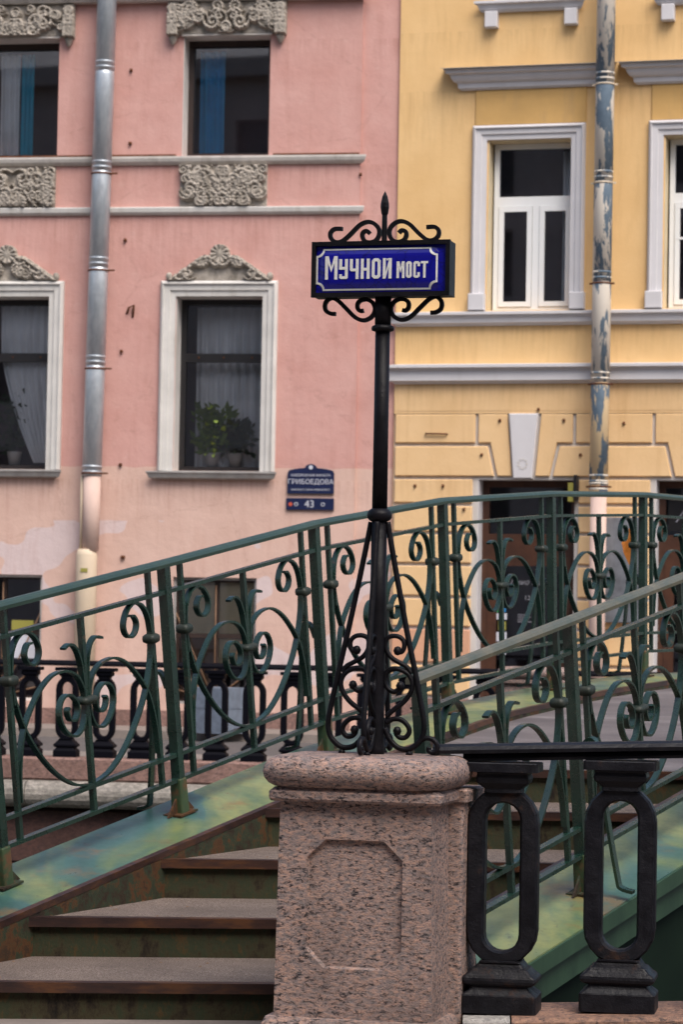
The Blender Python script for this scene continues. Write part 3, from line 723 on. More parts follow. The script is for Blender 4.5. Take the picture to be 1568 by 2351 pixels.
# ================================================================== CAST IRON BALUSTRADES
U=1/1242.
def bal_meshes(fx=1.0):
    hd=.045
    base=MB(); pr=[]
    for hx,y in ((172,1170),(172,1092),(168,1086),(142,1066),(134,1056),(132,1050),(150,1045),(164,1036),(170,1024),(168,1011),(158,1000),(148,994),(136,982),(128,972),(112,966),(108,958),(102,950),(96,944),(94,938)):
        a=hx*U*fx; pr.append((a,-(.02+a*.55 if hx>100 else .07),(.02+a*.55 if hx>100 else .07),(1170-y)*U,.012))
    base.rloft(pr)
    cap=MB(); pr=[]
    for hx,y in ((86,175),(84,158),(96,148),(118,130),(122,112),(116,92),(118,84),(165,80),(165,42),(160,38)):
        a=hx*U*fx; pr.append((a,-(.02+a*.55),(.02+a*.55),(1170-y)*U,.010))
    cap.rloft(pr)
    ring=MB(); out=[];inn=[]
    def stad(hw,yt,yb_,n=10):
        r=hw; p=[]
        for k in range(n+1): a=math.pi*k/n; p.append((hw*math.cos(a),yt+r-r*math.sin(a)))
        for k in range(n+1): a=math.pi+math.pi*k/n; p.append((hw*math.cos(a),yb_-r-r*math.sin(a)))
        return p
    O=stad(163,152,962); I=stad(80,222,897); n=len(O)
    def lay(P,y): return [(x*U*fx,y,(1170-z)*U) for x,z in P]
    O2=[(x*.94,557+(z-557)*.985) for x,z in O]; I2=[(x*1.14,559+(z-559)*1.025) for x,z in I]
    L=[lay(O2,-hd),lay(O,-hd+.014),lay(O,hd-.014),lay(O2,hd),lay(I2,hd),lay(I,hd-.014),lay(I,-hd+.014),lay(I2,-hd)]
    vs=[p for l in L for p in l]; fs=[]
    for a in range(8):
        b=(a+1)%8
        for k in range(n): k2=(k+1)%n; fs.append((a*n+k2,a*n+k,b*n+k,b*n+k2))
    ring.add(vs,fs)
    return base.mesh('base'),ring.mesh('ring'),cap.mesh('capital')
def add_baluster(meshes,mat,parent,loc,rz):
    ob=[]
    for nm,me in zip(('baluster','baluster_base','capital'),(meshes[1],meshes[0],meshes[2])):
        if not me.materials: me.materials.append(mat)
        o=bpy.data.objects.new(nm,me); COL.objects.link(o)
        if ob: o.parent=ob[0]
        else: o.parent=parent; o.location=loc; o.rotation_euler=(0,0,rz)
        ob.append(o)
    return ob[0]
b1=at_y(1151,2321,10.05); b2=at_y(1421,2318,10.03); bd=b2-b1
nf=empty('iron_balustrade',tuple(float(x) for x in b1)); tag(nf,'chunky black cast iron balustrade with oval openings beside the granite pedestal','balustrade')
bm_=bal_meshes()
for i in range(4):
    add_baluster(bm_,M['black_iron'],nf,tuple(float(x) for x in bd*i),-R(11))
rt=1132*U
def rail_sweep(p,q,z,mat,parent,name,wy=.05,hh=.022):
    p=np.array(p,float);q=np.array(q,float); d=q-p; d/=np.linalg.norm(d); nrm=np.array([d[1],-d[0],0]); nrm/=np.linalg.norm(nrm)
    pf=[(-wy,-hh),(wy,-hh),(wy*1.05,-hh*.2),(wy*.85,hh*.55),(wy*.4,hh),(-wy*.4,hh),(-wy*.85,hh*.55),(-wy*1.05,-hh*.2)]
    vs=[tuple(e+nrm*a+np.array([0,0,z+b])) for e in (p,q) for a,b in pf]; n=len(pf)
    return MB().add(vs,[(j,(j+1)%n,n+(j+1)%n,n+j) for j in range(n)]+[tuple(range(n-1,-1,-1)),tuple(range(n,2*n))]).build(name,mat,parent)
rail_sweep(-bd*.62,bd*3.6,rt+.052,M['black_iron'],nf,'top_rail',.058,.017)
rail_sweep(-bd*.36,bd*3.6,rt+.020,M['black_iron'],nf,'under_rail',.036,.0145)
# kerb stones under the near balustrade
kb=empty('kerb_course',tuple(float(x) for x in b1)); tag(kb,'granite kerb course under the black balusters','kerb')
e_=bd/np.linalg.norm(bd); nr=np.array([e_[1],-e_[0],0])
def kstone(x0,x1,mat):
    vs=[]
    for x in (x0,x1):
        for a,z in ((-.24,-.20),(.19,-.20),(.19,-.018),(.178,-.004),(-.24,-.004)):
            p=e_*x+nr*a; vs.append((p[0],p[1],p[2]+z))
    n=5
    MB().add(vs,[(j,(j+1)%n,n+(j+1)%n,n+j) for j in range(n)]+[tuple(range(n-1,-1,-1)),tuple(range(n,2*n))]).build('kerb_stone',mat,kb)
kstone(-.14,-.0+.03,M['granite_grey']); kstone(.036,1.45,M['granite_kerb']); kstone(1.456,2.6,M['granite_kerb'])
# far balustrade
ff=empty('iron_balustrade',far_o,-FAR_PSI); tag(ff,'black cast iron balustrade along the opposite embankment below the pink and yellow houses','balustrade')
fm=bal_meshes(.88)
SPC=.389
for i in range(-11,14):
    x=-2.44+i*SPC+ (0)
    if -5.2<x<4.6: add_baluster(fm,M['far_iron'],ff,(x,.05,FZ),0)
ra=MB()
rail_sweep((-5.3,.05,FZ),(4.7,.05,FZ),.955,M['far_iron'],ff,'top_rail',.058,.028)

# ================================================================== HOUSES
hp0=at_y(905,1440,35.0); HO=(float(hp0[0]),float(hp0[1]),0.1)
def wall_mesh(x0,x1,z0,z1,holes,depth,y=0.0,mb=None):
    mb=mb or MB()
    xs=sorted({x0,x1,*[h[0] for h in holes],*[h[1] for h in holes]}); zz=sorted({z0,z1,*[h[2] for h in holes],*[h[3] for h in holes]})
    for i in range(len(xs)-1):
        for j in range(len(zz)-1):
            cx,cz=(xs[i]+xs[i+1])/2,(zz[j]+zz[j+1])/2
            if any(h[0]<cx<h[1] and h[2]<cz<h[3] for h in holes): continue
            mb.add([(xs[i],y,zz[j]),(xs[i+1],y,zz[j]),(xs[i+1],y,zz[j+1]),(xs[i],y,zz[j+1])],[(0,1,2,3)])
    for a,b,c,d in holes:
        mb.add([(a,y,c),(b,y,c),(b,y,d),(a,y,d),(a,depth,c),(b,depth,c),(b,depth,d),(a,depth,d)],[(0,4,5,1),(1,5,6,2),(2,6,7,3),(3,7,4,0)])
    return mb
def pane_rect(parent,x0,x1,z0,z1,y,name='pane'):
    return MB().box(x0,x1,y,y+.006,z0,z1).build(name,M['glass'],parent)
def frame_rect(parent,x0,x1,z0,z1,y,t,d,mat,name='frame',bars=()):
    mb=MB()
    mb.box(x0,x1,y,y+d,z0,z0+t); mb.box(x0,x1,y,y+d,z1-t,z1); mb.box(x0,x0+t,y+.001,y+d-.001,z0+t,z1-t); mb.box(x1-t,x1,y+.001,y+d-.001,z0+t,z1-t)
    for b in bars: mb.box(b[0],b[1],y+.002,y+d-.002,b[2],b[3])
    return mb.build(name,mat,parent)
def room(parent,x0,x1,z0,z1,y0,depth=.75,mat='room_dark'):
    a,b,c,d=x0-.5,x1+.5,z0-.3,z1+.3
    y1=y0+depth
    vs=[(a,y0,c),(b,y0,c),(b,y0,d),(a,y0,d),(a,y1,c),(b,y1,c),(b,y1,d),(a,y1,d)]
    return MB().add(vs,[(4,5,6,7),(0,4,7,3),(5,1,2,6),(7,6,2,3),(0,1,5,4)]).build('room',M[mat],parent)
def moulding(x0,x1,prof,ret=True):
    # horizontal moulding; prof list of (outward, z), returns closed at ends
    mb=MB(); n=len(prof)
    pl=[(0.02,prof[0][1])]+[(-o,z) for o,z in prof]+[(0.02,prof[-1][1])]; n=len(pl)
    vs=[(x0-(max(0,-p[0]) if ret else 0),p[0],p[1]) for p in pl]+[(x1+(max(0,-p[0]) if ret else 0),p[0],p[1]) for p in pl]
    return mb.add(vs,[tuple(range(n)),tuple(range(2*n-1,n-1,-1))]+[((i+1)%n,i,n+i,n+(i+1)%n) for i in range(n)])
def architrave(parent,x0,x1,z0,z1,wd,mat,name='architrave',bottom=False):
    # moulded three-sided surround, outer size x0..x1, z0..z1
    steps=[(0,.05),(.16,.085),(.22,.085),(.25,.06),(.62,.055),(.66,.035),(1.0,.03)]
    def contour(f): i=wd*f; return [(x0+i,z0),(x0+i,z1-i),(x1-i,z1-i),(x1-i,z0)]
    vs=[];fs=[]
    vs+= [(x,.01,z) for x,z in contour(0)]
    for f,o in steps: vs+=[(x,-o,z) for x,z in contour(f)]
    vs+= [(x,.01,z) for x,z in contour(1.0)]
    for k in range(len(steps)+1):
        for i in range(3): fs.append((k*4+i,k*4+i+1,k*4+4+i+1,k*4+4+i)[::-1])
    return MB().add(vs,fs).build(name,mat,parent)
def relief(parent,name,x0,x1,z0,z1,mat,seed,depth=.06,top=None,nx=120,nz=60,strokes=None,base=.012,shell=None):
    rg=random.Random(seed); W=x1-x0; Hh=z1-z0
    gx=np.linspace(x0,x1,nx); gz=np.linspace(z0,z1,nz); X,Z=np.meshgrid(gx,gz)
    hgt=np.zeros_like(X); cxm=(x0+x1)/2
    sp_=[]
    for k in range(strokes or 12):
        cx=rg.uniform(0,W/2*.95); cz=rg.uniform(.12,.88)*Hh; r=rg.uniform(.11,.24)*Hh; a0=rg.uniform(0,6.3); dr=rg.choice((-1,1)); tw=rg.uniform(1.1,1.7)
        for t in np.linspace(0,1,20):
            a=a0+dr*t*tw*2*math.pi; rr=r*(1-.85*t); sp_.append((cx+rr*math.cos(a),cz+rr*math.sin(a),.13*r*(1.4-t*.5)+.006,1-.25*t))
        for t in np.linspace(0,1,7):
            a=a0-dr*t*1.4; rr=r*(1+.5*t); sp_.append((cx+rr*math.cos(a),cz+rr*math.sin(a),.16*r*(1-t*.6)+.005,.8))
    for cx,cz,wd,am in sp_:
        for sg_ in (-1,1):
            d2=((X-(cxm+sg_*cx))**2+(Z-(z0+cz))**2)/(wd*wd)
            hgt=np.maximum(hgt,am*np.sqrt(np.clip(1-d2/2.2,0,1)))
    mask=np.ones_like(X,bool)
    if top is not None:
        tz=top(np.abs(X-cxm)/(W/2))*Hh+z0; mask=Z<=tz+.01
        rim=np.abs(Z-(tz-.03)); hgt=np.maximum(hgt,np.where(mask,np.sqrt(np.clip(1-(rim/.032)**2,0,1))*(1.0+.18*np.cos(X*95)),0))
    if shell:
        sx,sz,sr=shell; dd=np.hypot(X-sx,Z-sz); an=np.arctan2(X-sx,Z-sz)
        ins=dd<sr; hgt=np.where(ins,.55+.45*np.abs(np.cos(an*5.5))*np.clip(dd/sr,0,1)+.3*np.clip(1-dd/(sr*.45),0,1),hgt); mask|=ins
    vs=[];fs=[];idx=-np.ones(X.shape,int)
    for j in range(nz):
        for i in range(nx):
            vs.append((X[j,i],-(base+depth*hgt[j,i]) if (mask[j,i] and 0<i<nx-1 and 0<j<nz-1) else .01,Z[j,i]))
    for j in range(nz-1):
        for i in range(nx-1):
            if mask[j,i] or mask[j+1,i+1] or mask[j,i+1] or mask[j+1,i]: a=j*nx+i; fs.append((a,a+1,a+nx+1,a+nx))
    return MB().add(vs,fs,True).build(name,mat,parent)
def curtain(name,parent_frame,x0,x1,z0,z1,y,mat,label,edge=None,waves=9,amp=.03):
    root=parent_frame
    nx,nz=waves*8,14; vs=[];fs=[]
    for side in (0,.004):
        for j in range(nz+1):
            t=j/nz; z=z1+(z0-z1)*t
            for i in range(nx+1):
                f=i/nx; a,b=x0,x1
                if edge: a,b=edge(t)
                vs.append((a+(b-a)*f,y+side+amp*math.sin(f*waves*6.283+.6*math.sin(3*t+f*9)),z))
    st=(nz+1)*(nx+1)
    for s_ in (0,1):
        for j in range(nz):
            for i in range(nx):
                a=s_*st+j*(nx+1)+i; q_=(a,a+1,a+nx+2,a+nx+1); fs.append(q_ if s_ else q_[::-1])
    MBo=MB().add(vs,fs,True).build(name,M[mat]); MBo.parent=None
    MBo.location=HO; MBo.rotation_euler=(0,0,-parent_frame); tag(MBo,label,'curtain'); return MBo
def rel(z): return z-HO[2]

# ---------------------------------------------------------------- pink house
PP=R(9)
ph=empty('pink_house',HO,-PP); tag(ph,'pink stucco apartment house with carved grey window ornaments','house')
DZ=HO[2]
def z_(v): return v-DZ
up=[(-2.925-2.85*k,-1.765-2.85*k,z_(7.63),z_(9.215)) for k in (0,1)]
lo=[(-2.955-2.87*k,-1.790-2.87*k,z_(3.49),z_(5.775)) for k in (0,1)]
bs=[(-2.925-2.87*k,-1.815-2.87*k,z_(.45),z_(2.10)) for k in (0,1)]
w_=wall_mesh(-9.0,-.545,-.1,10.6,up+lo+bs,.42)
w_.add([(-.545,0,-.1),(-.545,.05,-.1),(-.545,.05,10.6),(-.545,0,10.6)],[(0,1,2,3)])
w_.add([(-.545,.05,-.1),(-.04,.05,-.1),(-.04,.05,10.6),(-.545,.05,10.6)],[(0,1,2,3)])
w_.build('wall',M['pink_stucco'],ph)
MB().add([(-.04,.05,-.1),(-.04,8,-.1),(-.04,8,10.6),(-.04,.05,10.6),(-9,0,-.1),(-9,8,-.1),(-9,8,10.6),(-9,0,10.6)],[(0,1,2,3),(7,6,5,4),(1,5,6,2),(3,2,6,7,)]).build('side_walls',M['pink_stucco'],ph)
MB().box(-9,-.56,-.06,.0,-.1,z_(.36)).build('plinth',M['granite_rose'],ph)
la=[(.03,z_(7.505)),(.05,z_(7.52)),(.075,z_(7.545)),(.09,z_(7.585)),(.09,z_(7.612)),(.0,z_(7.622))]
lb=[(.03,z_(6.845)),(.05,z_(6.862)),(.065,z_(6.88)),(.075,z_(6.93)),(.07,z_(6.946)),(.0,z_(6.952))]
moulding(-9,-.55,la).build('sill_course',M['weathered_trim'],ph)
moulding(-9,-.55,lb).build('string_course',M['white_trim'],ph)
MB().box(-9,-3.0,-.035,.0,z_(7.622),z_(7.645)).box(-1.70,-.56,-.035,.0,z_(7.622),z_(7.645)).build('flashing',M['rust_iron'],ph)
moulding(-9,-.55,[(.12,z_(9.66)),(.16,z_(9.70)),(.2,z_(9.74)),(.2,z_(9.80)),(.0,z_(9.83))]).build('cornice',M['weathered_trim'],ph)
ped_top=lambda f: np.where(f<.35,.70-.25*(f-.08)**2*2,np.clip(.66-.98*(f-.35),.03,1))*1.0
for k in (0,1):
    a,b,c,d=up[k]
    MB().box(a,a+.006,.002,.42,c,d).box(a+.006,b,.002,.42,d-.006,d).build('reveal',M['white_trim'],ph)
    wn=MB().box(a,b,.425,.435,c,c+.02).build('window',M['brown_frame'],ph)
    frame_rect(wn,a,b,c,d-.006,.30,.075,.10,M['brown_frame'])
    frame_rect(wn,a+.075,b-.075,c+.075,d-.081,.33,.012,.05,M['black_frame'],'gasket')
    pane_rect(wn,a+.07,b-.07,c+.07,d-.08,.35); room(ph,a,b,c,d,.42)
    # carved frieze above, consoles at its ends
    fa,fb=a-.10,b+.10
    relief(ph,'carved_frieze',fa,fb,z_(9.225),z_(9.66),M['carved_stone'],31+k,.11,nx=150,nz=50,strokes=17,base=.05)
    MB().box(a-.02,b+.02,-.055,.0,z_(9.205),z_(9.226)).build('lintel',M['weathered_trim'],ph)
    for x in (a-.14,b+.14):
        relief(ph,'console',x-.075,x+.075,z_(9.20),z_(9.66),M['carved_stone'],5,.07,nx=24,nz=50,strokes=7,base=.09)
        MB().lathe([(.005,z_(9.08)),(.03,z_(9.11)),(.05,z_(9.16)),(.06,z_(9.21))],10,cx=x,cy=-.05).build('pendant',M['carved_stone'],ph)
    relief(ph,'carved_panel',a-.02,b-.005,z_(6.955),z_(7.502),M['carved_stone'],77+k,.10,nx=150,nz=72,strokes=20,base=.015)
    # lower window
    a,b,c,d=lo[k]
    MB().box(a,a+.006,.002,.42,c,d).box(a+.006,b,.002,.42,d-.006,d).build('reveal',M['white_trim'],ph)
    wn=MB().box(a,b,.425,.435,c,c+.02).build('window',M['black_frame'],ph)
    zt=z_(5.0)
    frame_rect(wn,a+.006,b,c,d-.006,.30,.07,.10,M['black_frame'],bars=[(a+.07,b-.07,zt-.06,zt+.055)])
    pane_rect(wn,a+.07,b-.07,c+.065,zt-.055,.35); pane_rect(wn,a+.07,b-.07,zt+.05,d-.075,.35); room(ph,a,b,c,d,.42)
    for xx in (a+.25,(a+b)/2,b-.2): MB().lathe([(.012,zt-.012),(.012,zt+.012)],8,cx=xx,cy=.298).build('rivet',M['rust_iron'],wn)
    architrave(ph,a-.205,b+.19,z_(3.485),z_(5.975),.20,M['white_trim'])
    moulding(a-.205,b+.10,[(.05,z_(3.375)),(.10,z_(3.39)),(.12,z_(3.44)),(.135,z_(3.455)),(.135,z_(3.470)),(.0,z_(3.488))]).build('window_sill',M['sheet_metal'],ph)
    relief(ph,'carved_pediment',a-.11,b+.10,z_(5.975),z_(6.455),M['carved_stone'],12+k,.09,top=ped_top,nx=150,nz=70,strokes=12,base=.02,shell=((a+b)/2-.005,z_(6.33),.125))
    for x,sg_ in ((a-.095,1),(b+.085,-1)):
        MB().lathe([(.01,z_(5.975)),(.035,z_(5.99)),(.045,z_(6.03)),(.035,z_(6.07)),(.01,z_(6.085))],12,cx=x,cy=-.05).build('pediment_knob',M['carved_stone'],ph)
    # basement window
    a,b,c,d=bs[k]
    wn=MB().box(a,b,.425,.435,c,c+.02).build('window',M['brown_frame'],ph)
    frame_rect(wn,a,b,c,d,.16,.06,.06,M['brown_frame'],bars=[(a+.06,b-.06,c+.86,c+.92),((a+b)/2-.03,(a+b)/2+.03,c+.06,d-.06)])
    frame_rect(wn,a-.001,b+.001,c-.001,d+.001,.05,.035,.03,M['white_trim'] if k else M['sheet_metal'],'casing')
    pane_rect(wn,a+.06,b-.06,c+.06,d-.06,.19); room(ph,a,b,c,d,.42,.7,'room_dark')
    if k==0: MB().box(a+.4,b-.06,.198,.21,c+.5,d-.06).build('blind',M['cream_panel'],wn); MB().box(a+.06,a+.398,.198,.21,c+.9,d-.06).build('blind',M['cream_panel'],wn); MB().box(a+.065,a+.52,.1965,.1975,c+.05,c+.86).build('blind',M['brown_panel'],wn)
    else: MB().box(b-.45,b-.15,.165,.17,c+.9,c+1.05).build('notice',M['print_yellow'],wn); MB().box(b-.45,b-.12,.165,.17,c+.55,c+.88).build('notice',M['print_white'],wn)
    # fan-shaped burglar bars
    for q_ in range(7):
        an=R(15+q_*25); ln=1.5
        x1=(a+b)/2+ln*math.cos(an); z1=c+.05+ln*math.sin(an); f=1
        if x1>b: f=min(f,(b-(a+b)/2)/(x1-(a+b)/2))
        if x1<a: f=min(f,(a-(a+b)/2)/(x1-(a+b)/2))
        if z1>d: f=min(f,(d-c-.05)/(z1-c-.05))
        MB().tube([((a+b)/2,.10,c+.05),((a+b)/2+(x1-(a+b)/2)*f,.10,c+.05+(z1-c-.05)*f)],.011,6).build('window_bar',M['brown_panel'],wn)
# wall anchors and stains of old fixings
for (px_,z,r_) in ((-3.63,8.77,.02),(-3.62,7.80,.022),(-3.66,6.52,.022),(-3.68,5.05,.02),(-3.66,3.56,.022),(-.54,7.36,.02),(-3.60,2.35,.03)):
    MB().lathe([(r_,z_(z)-.02),(r_,z_(z)+.02)],8,cx=px_,cy=-.015).build('wall_anchor',M['rust_iron'],ph)
MB().tube([(-3.62,.0,z_(5.55)),(-3.58,-.06,z_(5.62)),(-3.52,-.04,z_(5.66)),(-3.54,0,z_(5.5))],.016,6).build('wall_anchor',M['rust_iron'],ph)

# ---------------------------------------------------------------- yellow house
YP=R(15)
yh=empty('yellow_house',HO,-YP); tag(yh,'yellow stucco house with lilac white trim and rusticated shop floor','house')
SPW=2.28
yw=[(1.148+SPW*k,2.256+SPW*k,z_(5.575),z_(7.765)) for k in (0,1)]
tw=[(1.148+SPW*k,2.256+SPW*k,z_(9.58),z_(10.5)) for k in (0,1)]
dr=[(1.075+2.285*k,2.325+2.285*k,z_(.16),z_(3.405)) for k in (0,1)]
w_=wall_mesh(-.05,7.0,z_(4.25),10.6,yw+tw,.36); w_.build('wall',M['yellow_stucco'],yh)
wall_mesh(-.05,7.0,-.1,z_(4.25),dr,.40,.03).build('ground_floor_wall',M['groove_paint'],yh)
MB().add([(-.05,.0,-.1),(-.05,8,-.1),(-.05,8,10.6),(-.05,.0,10.6),(7,0,-.1),(7,8,-.1),(7,8,10.6),(7,0,10.6)],[(3,2,1,0),(4,5,6,7),(2,6,5,1),(7,6,2,3)]).build('side_walls',M['yellow_stucco'],yh)
moulding(0.0,7.0,[(.03,z_(5.375)),(.05,z_(5.395)),(.09,z_(5.41)),(.10,z_(5.47)),(.115,z_(5.478)),(.12,z_(5.50)),(.15,z_(5.508)),(.15,z_(5.540)),(.0,z_(5.565))]).build('sill_course',M['lilac_trim'],yh)
moulding(0.0,7.0,[(.04,z_(4.63)),(.06,z_(4.65)),(.10,z_(4.668)),(.10,z_(4.79)),(.12,z_(4.80)),(.13,z_(4.82)),(.17,z_(4.83)),(.17,z_(4.865)),(.0,z_(4.89))]).build('string_course',M['lilac_trim'],yh)
for k in (0,1):
    o=SPW*k
    a,b,c,d=yw[k]
    MB().box(a,a+.005,.002,.36,c,d).box(a+.005,b,.002,.36,d-.005,d).build('reveal',M['cream_panel'],yh)
    wn=MB().box(a,b,.365,.375,c,c+.02).build('window',M['white_plastic'],yh)
    zt0,zt1=z_(6.945),z_(7.07); xm=(a+b)/2+.03
    frame_rect(wn,a+.03,b,c,d-.01,.24,.065,.09,M['white_plastic'],bars=[(a+.09,b-.065,zt0,zt1),(xm-.045,xm+.045,c+.06,zt0)])
    for s0,s1 in ((a+.10,xm-.05),(xm+.05,b-.07)): frame_rect(wn,s0,s1,c+.07,zt0-.005,.225,.065,.05,M['white_plastic'],'sash')
    pane_rect(wn,a+.095,b-.065,zt1-.005,d-.07,.28); pane_rect(wn,a+.16,xm-.11,c+.13,zt0-.065,.25); pane_rect(wn,xm+.11,b-.13,c+.13,zt0-.065,.25)
    if k==1: MB().box(a+.10,b-.07,.222,.232,c+.9,c+.93).build('screen_bar',M['white_plastic'],wn)
    room(yh,a,b,c,d,.36)
    architrave(yh,a-.205,b+.155,c,z_(7.955),.185,M['lilac_trim'])
    for xa,xb in ((a-.225,a-.01),(b-.02,b+.175)): MB().bbox(xa,xb,-.105,.0,c-.005,z_(5.785),.01).build('architrave_block',M['lilac_trim'],yh)
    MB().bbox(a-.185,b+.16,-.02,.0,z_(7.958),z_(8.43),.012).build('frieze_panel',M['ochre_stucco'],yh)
    cw=[(.04,z_(8.42)),(.07,z_(8.445)),(.08,z_(8.50)),(.12,z_(8.52)),(.15,z_(8.56)),(.165,z_(8.60)),(.21,z_(8.615)),(.215,z_(8.645)),(.235,z_(8.65)),(.235,z_(8.672)),(.0,z_(8.70))]
    moulding(a-.33,b+.27,cw).build('hood_cornice',M['lilac_trim'],yh)
    MB().add([(a-.60,-.27,z_(8.673)),(b+.54,-.27,z_(8.673)),(b+.54,.0,z_(8.722)),(a-.60,.0,z_(8.722)),(a-.60,-.27,z_(8.667)),(b+.54,-.27,z_(8.667))],[(0,1,2,3),(4,5,1,0),(3,2,5,4)]).build('cornice_flashing',M['sheet_metal'],yh)
    moulding(a-.06,b+.02,[(.05,z_(9.42)),(.08,z_(9.45)),(.10,z_(9.50)),(.14,z_(9.52)),(.14,z_(9.555)),(.0,z_(9.58))]).build('window_sill',M['lilac_trim'],yh)
    for xb in (a-.06,b-.13): MB().bbox(xb,xb+.165,-.12,.0,z_(9.215),z_(9.42),.008).build('sill_bracket',M['lilac_trim'],yh)
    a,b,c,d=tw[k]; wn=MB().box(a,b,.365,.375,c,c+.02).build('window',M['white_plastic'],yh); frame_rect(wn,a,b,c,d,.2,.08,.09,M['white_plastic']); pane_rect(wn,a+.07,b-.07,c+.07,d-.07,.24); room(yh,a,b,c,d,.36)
# rusticated ground floor blocks
Y=M['yellow_stucco']; g=.022
def blk(poly,mat=Y,proud=-.012): MB().prism(inset(poly if sum(poly[i][0]*poly[(i+1)%len(poly)][1]-poly[(i+1)%len(poly)][0]*poly[i][1] for i in range(len(poly)))>0 else poly[::-1],g),proud,.04,.010).build('rusticated_block',mat,yh)
def q4(a,b,c,d): return [(a,z_(c)),(b,z_(c)),(b,z_(d)),(a,z_(d))]
MB().box(-.04,7,-.004,.03,z_(4.285),z_(4.63)).build('frieze_band',Y,yh)
r1,r2,r3=4.262,3.852,3.425
blk(q4(-.05,1.048,r2,r1)); blk([(-.05,z_(r3)),(1.308,z_(r3)),(1.21,z_(r2)),(-.05,z_(r2))])
for k in range(3):
    o=2.28*k
    blk([(1.048+o,z_(r1)),(1.465+o,z_(r1)),(1.534+o,z_(r3)),(1.308+o,z_(r3)),(1.21+o,z_(r2)),(1.048+o,z_(r2))][::-1])
    blk([(1.865+o,z_(r1)),(2.20+o+.115,z_(r1)),(2.315+o,z_(r2)),(2.111+o,z_(r2)),(2.017+o,z_(r3)),(1.792+o,z_(r3))])
    MB().prism([(1.475+o,z_(4.245)),(1.540+o,z_(3.415)),(1.787+o,z_(3.415)),(1.855+o,z_(4.245))],-.06,.04,.012).build('keystone',M['lilac_trim'],yh)
    blk(q4(2.315+o,3.268+o+.06,r2,r1)); blk([(2.017+o,z_(r3)),(3.588+o,z_(r3)),(3.49+o,z_(r2)),(2.111+o,z_(r2))])
rows=[3.425,3.083,2.714,2.311,1.892,1.501,1.039,.62,.2]
for j in range(8):
    t,bt=rows[j],rows[j+1]; mt=M['salmon_stucco'] if j in (5,) else (Y if j<7 else M['granite_rose'])
    blk(q4(-.05,1.02,bt,t),mt)
    blk(q4(2.36,3.31,bt,t),mt if j not in (5,) else Y); blk(q4(4.66,7.0,bt,t),mt)
for (x,z) in ((.25,3.32),(.62,3.32),(1.35,4.16),(1.85,4.30),(2.18,4.16),(1.12,3.72),(2.40,3.72),(2.95,4.12),(.90,3.02)):
    MB().lathe([(.018,z_(z)-.018),(.018,z_(z)+.018)],8,cx=x,cy=-.02).build('wall_anchor',M['rust_iron'],yh)
MB().tube([(.38,-.01,z_(3.985)),(.38,-.04,z_(3.99)),(.66,-.04,z_(3.985)),(.66,-.01,z_(3.985))],.012,6).build('wall_anchor',M['rust_iron'],yh)
for k in range(9):
    a_=k*2*math.pi/9
    MB().lathe([(.014,-.002),(.014,.002)],8).build('emblem_dot',M['groove_paint'],yh).matrix_basis=Matrix.Translation((1.663+.055*math.cos(a_),-.063,z_(3.60)+.06*math.sin(a_)))@Matrix.Rotation(math.pi/2,4,'X')
# shop doors
def text_obj(name,txt,size,x,y,z,mat,parent,shear=0.0,align='CENTER'):
    cu=bpy.data.curves.new(name,'FONT'); cu.body=txt; cu.size=size; cu.align_x=align; cu.align_y='CENTER'; cu.shear=shear; cu.extrude=.001; cu.resolution_u=2
    o=bpy.data.objects.new(name,cu); COL.objects.link(o)
    dg=bpy.context.evaluated_depsgraph_get(); me=bpy.data.meshes.new_from_object(o.evaluated_get(dg)); bpy.data.objects.remove(o)
    me.materials.clear(); me.materials.append(mat)
    o=bpy.data.objects.new(name,me); COL.objects.link(o); o.parent=parent; o.location=(x,y,z); o.rotation_euler=(math.pi/2,0,0); return o
for k in (0,1):
    a,b,c,d=dr[k]
    MB().box(a,a+.006,.032,.40,c,d).build('reveal',M['lilac_trim'],yh)
    dd=frame_rect(yh,a+.006,b,c,d,.28,.085,.10,M['door_wood'],'door',bars=[(a+.085,b-.08,z_(2.43),z_(2.72))])
    frame_rect(dd,a+.09,b-.085,c+.02,z_(2.43),.265,.12,.06,M['door_wood'],'door_leaf')
    pane_rect(dd,a+.20,b-.20,c+.13,z_(2.31),.29); pane_rect(dd,a+.085,b-.085,z_(2.72),d-.085,.33); room(yh,a,b,c,d,.40,1.8)
    if k==0:
        for (x,z,wd,hh,mt) in ((1.31,1.81,.14,.06,'print_orange'),(1.30,1.75,.08,.07,'print_green'),(1.37,1.75,.07,.07,'print_blue'),(1.34,1.66,.16,.08,'print_white'),(1.36,1.54,.10,.11,'print_yellow'),(1.35,1.40,.14,.12,'print_white'),(1.36,1.29,.09,.07,'print_blue'),(1.34,1.20,.15,.06,'print_white')):
            MB().box(x-wd/2,x+wd/2,.283,.287,z_(z)-hh/2,z_(z)+hh/2).build('sticker',M[mt],dd)
        text_obj('door_lettering','Дино Мо',.10,1.66,.286,z_(2.10),M['print_grey'],dd,.3)
        text_obj('door_lettering','12-21',.085,1.74,.286,z_(1.90),M['print_grey'],dd)
        for q_ in range(4): MB().box(1.56,1.56+.1+.05*(q_%2+q_/2),.284,.286,z_(1.68-.03*q_),z_(1.69-.03*q_)).build('door_lettering',M['print_grey'],dd)
    else:
        MB().box(a+.12,b-.1,.322,.326,z_(2.78),z_(3.2)).build('fascia_board',M['black_frame'],dd)
        text_obj('door_lettering','Ad',.26,a+.36,.318,z_(2.965),M['print_grey'],dd,.25)
